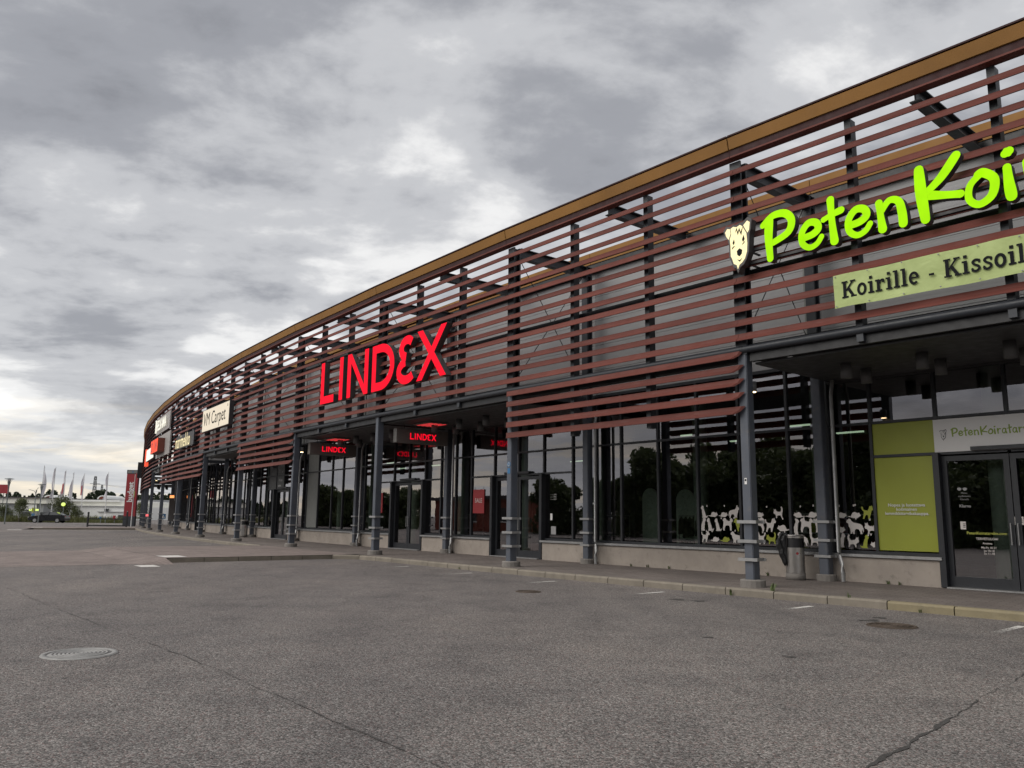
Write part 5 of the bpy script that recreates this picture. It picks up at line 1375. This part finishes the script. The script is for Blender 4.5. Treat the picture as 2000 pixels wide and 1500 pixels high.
# low retail sheds
def zz_(py, D): return zat(120, py, D)
D = 150
S_ = empty('retail_shed', T(0, 0, 0)); tag(S_, 'long low white retail shed with cream fascia beyond the street', 'building')
def bxp(name, px0, px1, py0, py1, D0, D1, mat, parent, g=True):
    x0, x1 = G(px0, D0)[0], G(px1, D0)[0]; return MB().box(x0, x1, D0, D1, GZ if py1 is None else zz_(py1, D0), zz_(py0, D0)).obj(name, MT[mat], parent)
bxp('wall', -300, 84, 984, None, 150, 185, 'grey_wall', S_); bxp('fascia', -300, 88, 973.5, 984, 149.4, 185, 'white_wall2', S_); bxp('roof_edge', -300, 90, 971.5, 973.3, 149, 186, 'dk_roof', S_)
for k in range(5): bxp('door', -60 + k * 34, -45 + k * 34, 1001, None, 149.8, 149.98, 'far_glass', S_)
for k in range(3): bxp('fascia_sign', -80 + k * 60, -50 + k * 60, 985.5, 996, 149.7, 149.9, 'white_wall', S_)
S_ = empty('retail_shed'); tag(S_, 'white retail shed with stepped parapet left of the red pylon sign', 'building')
bxp('wall', 88, 247, 988, None, 156, 190, 'white_wall', S_); bxp('upper_wall', 140, 240, 979, 988, 157, 188, 'white_wall2', S_); bxp('fascia', 88, 232, 975.5, 979, 156.5, 188, 'white_wall', S_)
bxp('band', 88, 247, 987, 988.2, 155.7, 155.95, 'grey_wall', S_); bxp('band', 190, 246, 998, 999, 155.7, 155.95, 'grey_wall', S_)
for (a, c, t_, b_) in ((231, 241, 1005, 1013), (203, 206, 993, 998), (208, 210, 993, 998), (110, 122, 1003, None), (128, 140, 1003, None)):
    wv = bxp('window', a, c, t_, b_, 155.6, 155.9, 'far_glass', S_); bxp('frame', a - .6, c + .6, t_ - .7, t_, 155.55, 155.9, 'grey_wall', wv)
# arched red gables behind
def arch_gable(px, py, wpx, D, label):
    S_ = empty('vaulted_roof', T(G(px, D)[0], D, 0)); tag(S_, label, 'roof')
    wd = wpx * D / FPX / 2; z0 = zat(px, 975, D); mb = MB(); n = 16
    out = [(wd * math.cos(t), wd * .75 * math.sin(t)) for t in np.linspace(0, math.pi, n + 1)]; inn = [(a * .72, b * .72) for a, b in out]
    vs_ = [(a, 0, z0 + b) for a, b in out] + [(a, 0, z0 + b) for a, b in inn] + [(a, 9, z0 + b) for a, b in out]
    mb.add(vs_, [(i, i + 1, n + 2 + i, n + 1 + i) for i in range(n)]); mb.add(vs_, [(i, i + 1, 2 * n + 3 + i, 2 * n + 2 + i) for i in range(n)]); mb.obj('arch', MT['white_wall'], S_)
    mb = MB(); mb.add([(a, .05, z0 + b) for a, b in inn], [tuple(range(n + 1))]); mb.obj('gable', MT['red_wall'], S_, recalc=False)
    MB().box(-wd, wd, .1, 9, z0 - 4, z0).obj('wall', MT['grey_wall'], S_)
arch_gable(92, 966, 22, 196, 'white arched gable with red infill behind the left shed')
arch_gable(197, 967, 20, 196, 'white arched gable with red infill behind the white shed')
S_ = empty('retail_shed'); tag(S_, 'grey pitched shed roof behind the red pylon sign', 'building')
bxp('wall', 205, 420, 984, None, 200, 235, 'grey_wall', S_)
mb = MB(); xa, xb = G(205, 199)[0], G(425, 199)[0]; mb.add([(xa, 199, zz_(984, 199)), (xb, 199, zz_(984, 199)), (xb, 217, zz_(972, 199)), (xa, 217, zz_(972, 199)), (xa, 236, zz_(984, 199)), (xb, 236, zz_(984, 199))], [(0, 1, 2, 3), (3, 2, 5, 4)]); mb.obj('roof', MT['panel_dk'], S_)
bxp('fascia', 262, 280, 985, 988, 198.6, 199, 'white_wall', S_)
# trees near the street
TS = (crown_mesh('crown', 41, 4.0, 1.9, 2600, .11, MT['leaf2'], .18), trunk_mesh(21, 4.0, MT['bark'], .08))
TS2 = (crown_mesh('crown', 43, 4.0, 2.3, 3000, .11, MT['leaf2'], .16, 12), trunk_mesh(22, 4.0, MT['bark'], .08))
x, y = G(38, 112); tree(x, y, GZ, .86, TS, 'sparse young tree at the verge near the left lamp post', None)
x, y = G(124, 114); tree(x, y, GZ, .92, TS2, 'wider young tree behind the black car', None)
x, y = G(275, 118); tree(x, y, GZ, .80, TS, 'dark bushy tree between pylon sign and building', None)
x, y = G(8, 117); tree(x, y, GZ, .62, TS2, 'low shrub beside the left lamp post', None)
x, y = G(150, 118); tree(x, y, GZ, .55, TS2, 'low shrub between the young tree and the barrier', None)
x, y = G(-60, 110); tree(x, y, GZ, .9, TS2, 'young tree beyond the left picture edge', None)
# far wood as one mass
def wood(seed, px0, px1, D0, D1, n, h0, h1, name, label):
    r = np.random.default_rng(seed); VV = []; m = 170
    for k in range(n):
        px = r.uniform(px0, px1); D = r.uniform(D0, D1); x, y = G(px, D); H = r.uniform(h0, h1); con = r.random() < .55
        z = r.uniform(.0, 1, m); a = r.uniform(0, 6.28, m)
        rad = (H * .17 * (1.05 - z) if con else H * .26 * np.sin(np.pi * (.12 + .86 * z)) ** .7) * r.uniform(.4, 1.1, m)
        c = np.stack([x + rad * np.cos(a), y + rad * np.sin(a), GZ + H * z], 1)
        u = r.normal(size=(m, 3)); u /= np.linalg.norm(u, axis=1)[:, None]; w_ = np.cross(u, r.normal(size=(m, 3))); w_ /= np.linalg.norm(w_, axis=1)[:, None]; s_ = H * .075
        VV.append(np.concatenate([c - u * s_, c + w_ * s_ * .7, c + u * s_, c - w_ * s_ * .7], 1).reshape(-1, 3))
    V = np.concatenate(VV); me = bpy.data.meshes.new(name); me.from_pydata(V.tolist(), [], np.arange(len(V)).reshape(-1, 4).tolist()); me.materials.append(MT['pine'])
    tag(link(name, me), label, 'wood', kind='stuff')
wood(3, -900, 330, 330, 430, 420, 7.5, 10.8, 'far_wood', 'dark line of conifers and birches on the horizon')
wood(6, 184, 210, 300, 320, 12, 8.4, 10.4, 'tree_clump', 'darker clump of tall conifers below the pylon')
# lattice pylons and lines
def pylon(px, D, top, label):
    x, y = G(px, D); H = zat(px, top, D) - GZ; S_ = empty('power_pylon', T(x, y, GZ)); tag(S_, label, 'pylon', 'power line pylons')
    b, t_ = H * .055, H * .02; lv = [0, .25, .45, .62, .76, .88, 1.0]
    for sx in (-1, 1):
        for sy in (-1, 1): MB().tube([(sx * b, sy * b, 0), (sx * t_, sy * t_, H)], H * .006, 5).obj('leg', MT['lattice'], S_)
    for i in range(len(lv) - 1):
        a0, a1 = b + (t_ - b) * lv[i], b + (t_ - b) * lv[i + 1]; z0, z1 = H * lv[i], H * lv[i + 1]
        mb = MB()
        for sy in (-1, 1):
            mb.tube([(-a0, sy * a0, z0), (a1, sy * a1, z1)], H * .004, 4); mb.tube([(a0, sy * a0, z0), (-a1, sy * a1, z1)], H * .004, 4); mb.tube([(-a1, sy * a1, z1), (a1, sy * a1, z1)], H * .004, 4)
            mb.tube([(sy * a0, -a0, z0), (sy * a1, a1, z1)], H * .004, 4); mb.tube([(sy * a0, a0, z0), (sy * a1, -a1, z1)], H * .004, 4)
        mb.obj('lattice_bracing', MT['lattice'], S_)
    for z in (.80, .58): MB().box(-H * .13, H * .13, -H * .006, H * .006, H * z, H * z + H * .012).obj('cross_arm', MT['lattice'], S_)
    return x, y, H
x1, y1, H1 = pylon(180, 460, 930, 'taller lattice power pylon above the white shed')
x2, y2, H2 = pylon(194.5, 640, 947, 'smaller lattice power pylon right of the taller one')
for k, (zf, dz) in enumerate(((.80, -6), (.58, -5), (.80, -3.5))):
    pts = [(x1 + (x2 + 160 - x1) * f, y1 + 40 * f, GZ + H1 * zf + dz * math.sin(math.pi * f * .5) * 1.0) for f in np.linspace(0, 1, 12)]
    o = MB().tube(pts, .05, 4).obj('power_line', MT['lattice']); tag(o, ('upper', 'lower', 'middle')[k] + ' thin power line right of the taller pylon', 'cable')
# small lit signs across the street
def lit(px, py, wpx, hpx, D, mat, label, pole=True, shape='box'):
    x, y = G(px, D); z = zat(px, py, D); w2, h2 = wpx * D / FPX / 2, hpx * D / FPX / 2
    S_ = empty('lit_sign', T(x, y, GZ)); tag(S_, label, 'sign')
    if shape == 'box': MB().box(-w2, w2, -.08, .08, z - h2 - GZ, z + h2 - GZ).obj('sign_face', MT[mat], S_)
    else: MB().tube([(0, -.1, z - GZ), (0, .1, z - GZ)], w2, 16).obj('sign_face', MT[mat], S_)
    if pole: MB().tube([(0, .13, 0), (0, .13, z - GZ)], .05, 6).obj('pole', MT['lamp_pole'], S_)
lit(59, 996, 5, 3.5, 148, 'e_lime', 'left of the two lime lit signs on the shed')
lit(72, 996, 6, 3.5, 148, 'e_lime', 'right of the two lime lit signs on the shed')
lit(65, 996, 6, 9, 148, 'green_print', 'green sign between the two lime lit signs')
lit(65, 1006, 5, 6, 140, 'blue_print', 'blue road sign below the green shed sign')
lit(122, 985, 7, 7, 111, 'e_lime', 'round lime lit sign in the tree behind the car', True, 'disc')
lit(122, 1011.5, 8, 6, 113, 'e_rlamp', 'red lit sign just above the black car roof')
lit(2, 955, 20, 17, 118, 'maroon', 'dark red sign board cut by the left picture edge')
lit(206, 1006, 4, 5, 110, 'white_wall', 'small white road sign behind the barrier')
lit(224, 1011, 4, 8, 112, 'maroon', 'small red notice board behind the barrier')
lit(197, 1011, 3.2, 3.2, 112, 'blue_print', 'small blue road sign behind the barrier')
# things seen through the far end of the colonnade
S_ = empty('crossing_sign', T(*G(319.5, 88), GZ)); tag(S_, 'blue pedestrian crossing sign seen between the far columns', 'sign')
zc_ = zat(320, 1008.5, 88) - GZ
MB().tube([(0, 0.03, 0), (0, 0.03, zc_ + .3)], .03, 6).obj('pole', MT['galv'], S_); MB().box(-.26, .26, -.015, .015, zc_ - .26, zc_ + .26).obj('plate', MT['blue_print'], S_)
mb = MB(); mb.add([(-.18, -.02, zc_ - .17), (.18, -.02, zc_ - .17), (0, -.02, zc_ + .18)], [(0, 1, 2)]); mb.obj('white_triangle', MT['white_print'], S_, recalc=False)
mb = MB(); mb.tube([(.02, -.024, zc_ - .14), (-.02, -.024, zc_ + .06)], .022, 5); mb.obj('walker_mark', MT['dark_print'], S_)
S_ = empty('feather_flag', T(*G(329, 75), 0)); tag(S_, 'dark feather flag with pale upright letters by the far glazing', 'flag')
MB().tube([(0, 0, 0), (0, 0, 2.9)], .02, 6).obj('pole', MT['galv'], S_)
mb = MB(); mb.add([(.02, 0, .6), (.50, .03, .5), (.62, .05, 1.6), (.50, .03, 2.4), (.25, 0, 2.8), (.02, 0, 2.9)], [(0, 1, 2, 3, 4, 5)]); mb.obj('flag_cloth', MT['dk_roof'], S_, recalc=False)
link('lettering', text_mesh('MARKET', .3, MT['grey_print']), S_, T(.36, -.02, .8) @ Matrix.Rotation(math.pi / 2, 4, 'X') @ Matrix.Rotation(math.pi / 2, 4, 'Z')) if False else None
lit(333.5, 970, 7, 5, 74, 'e_olamp', 'orange lamp glowing between the far columns', False)
lit(288, 1006.5, 5, 4, 92, 'e_rlamp', 'red lamp glowing low between the far columns')
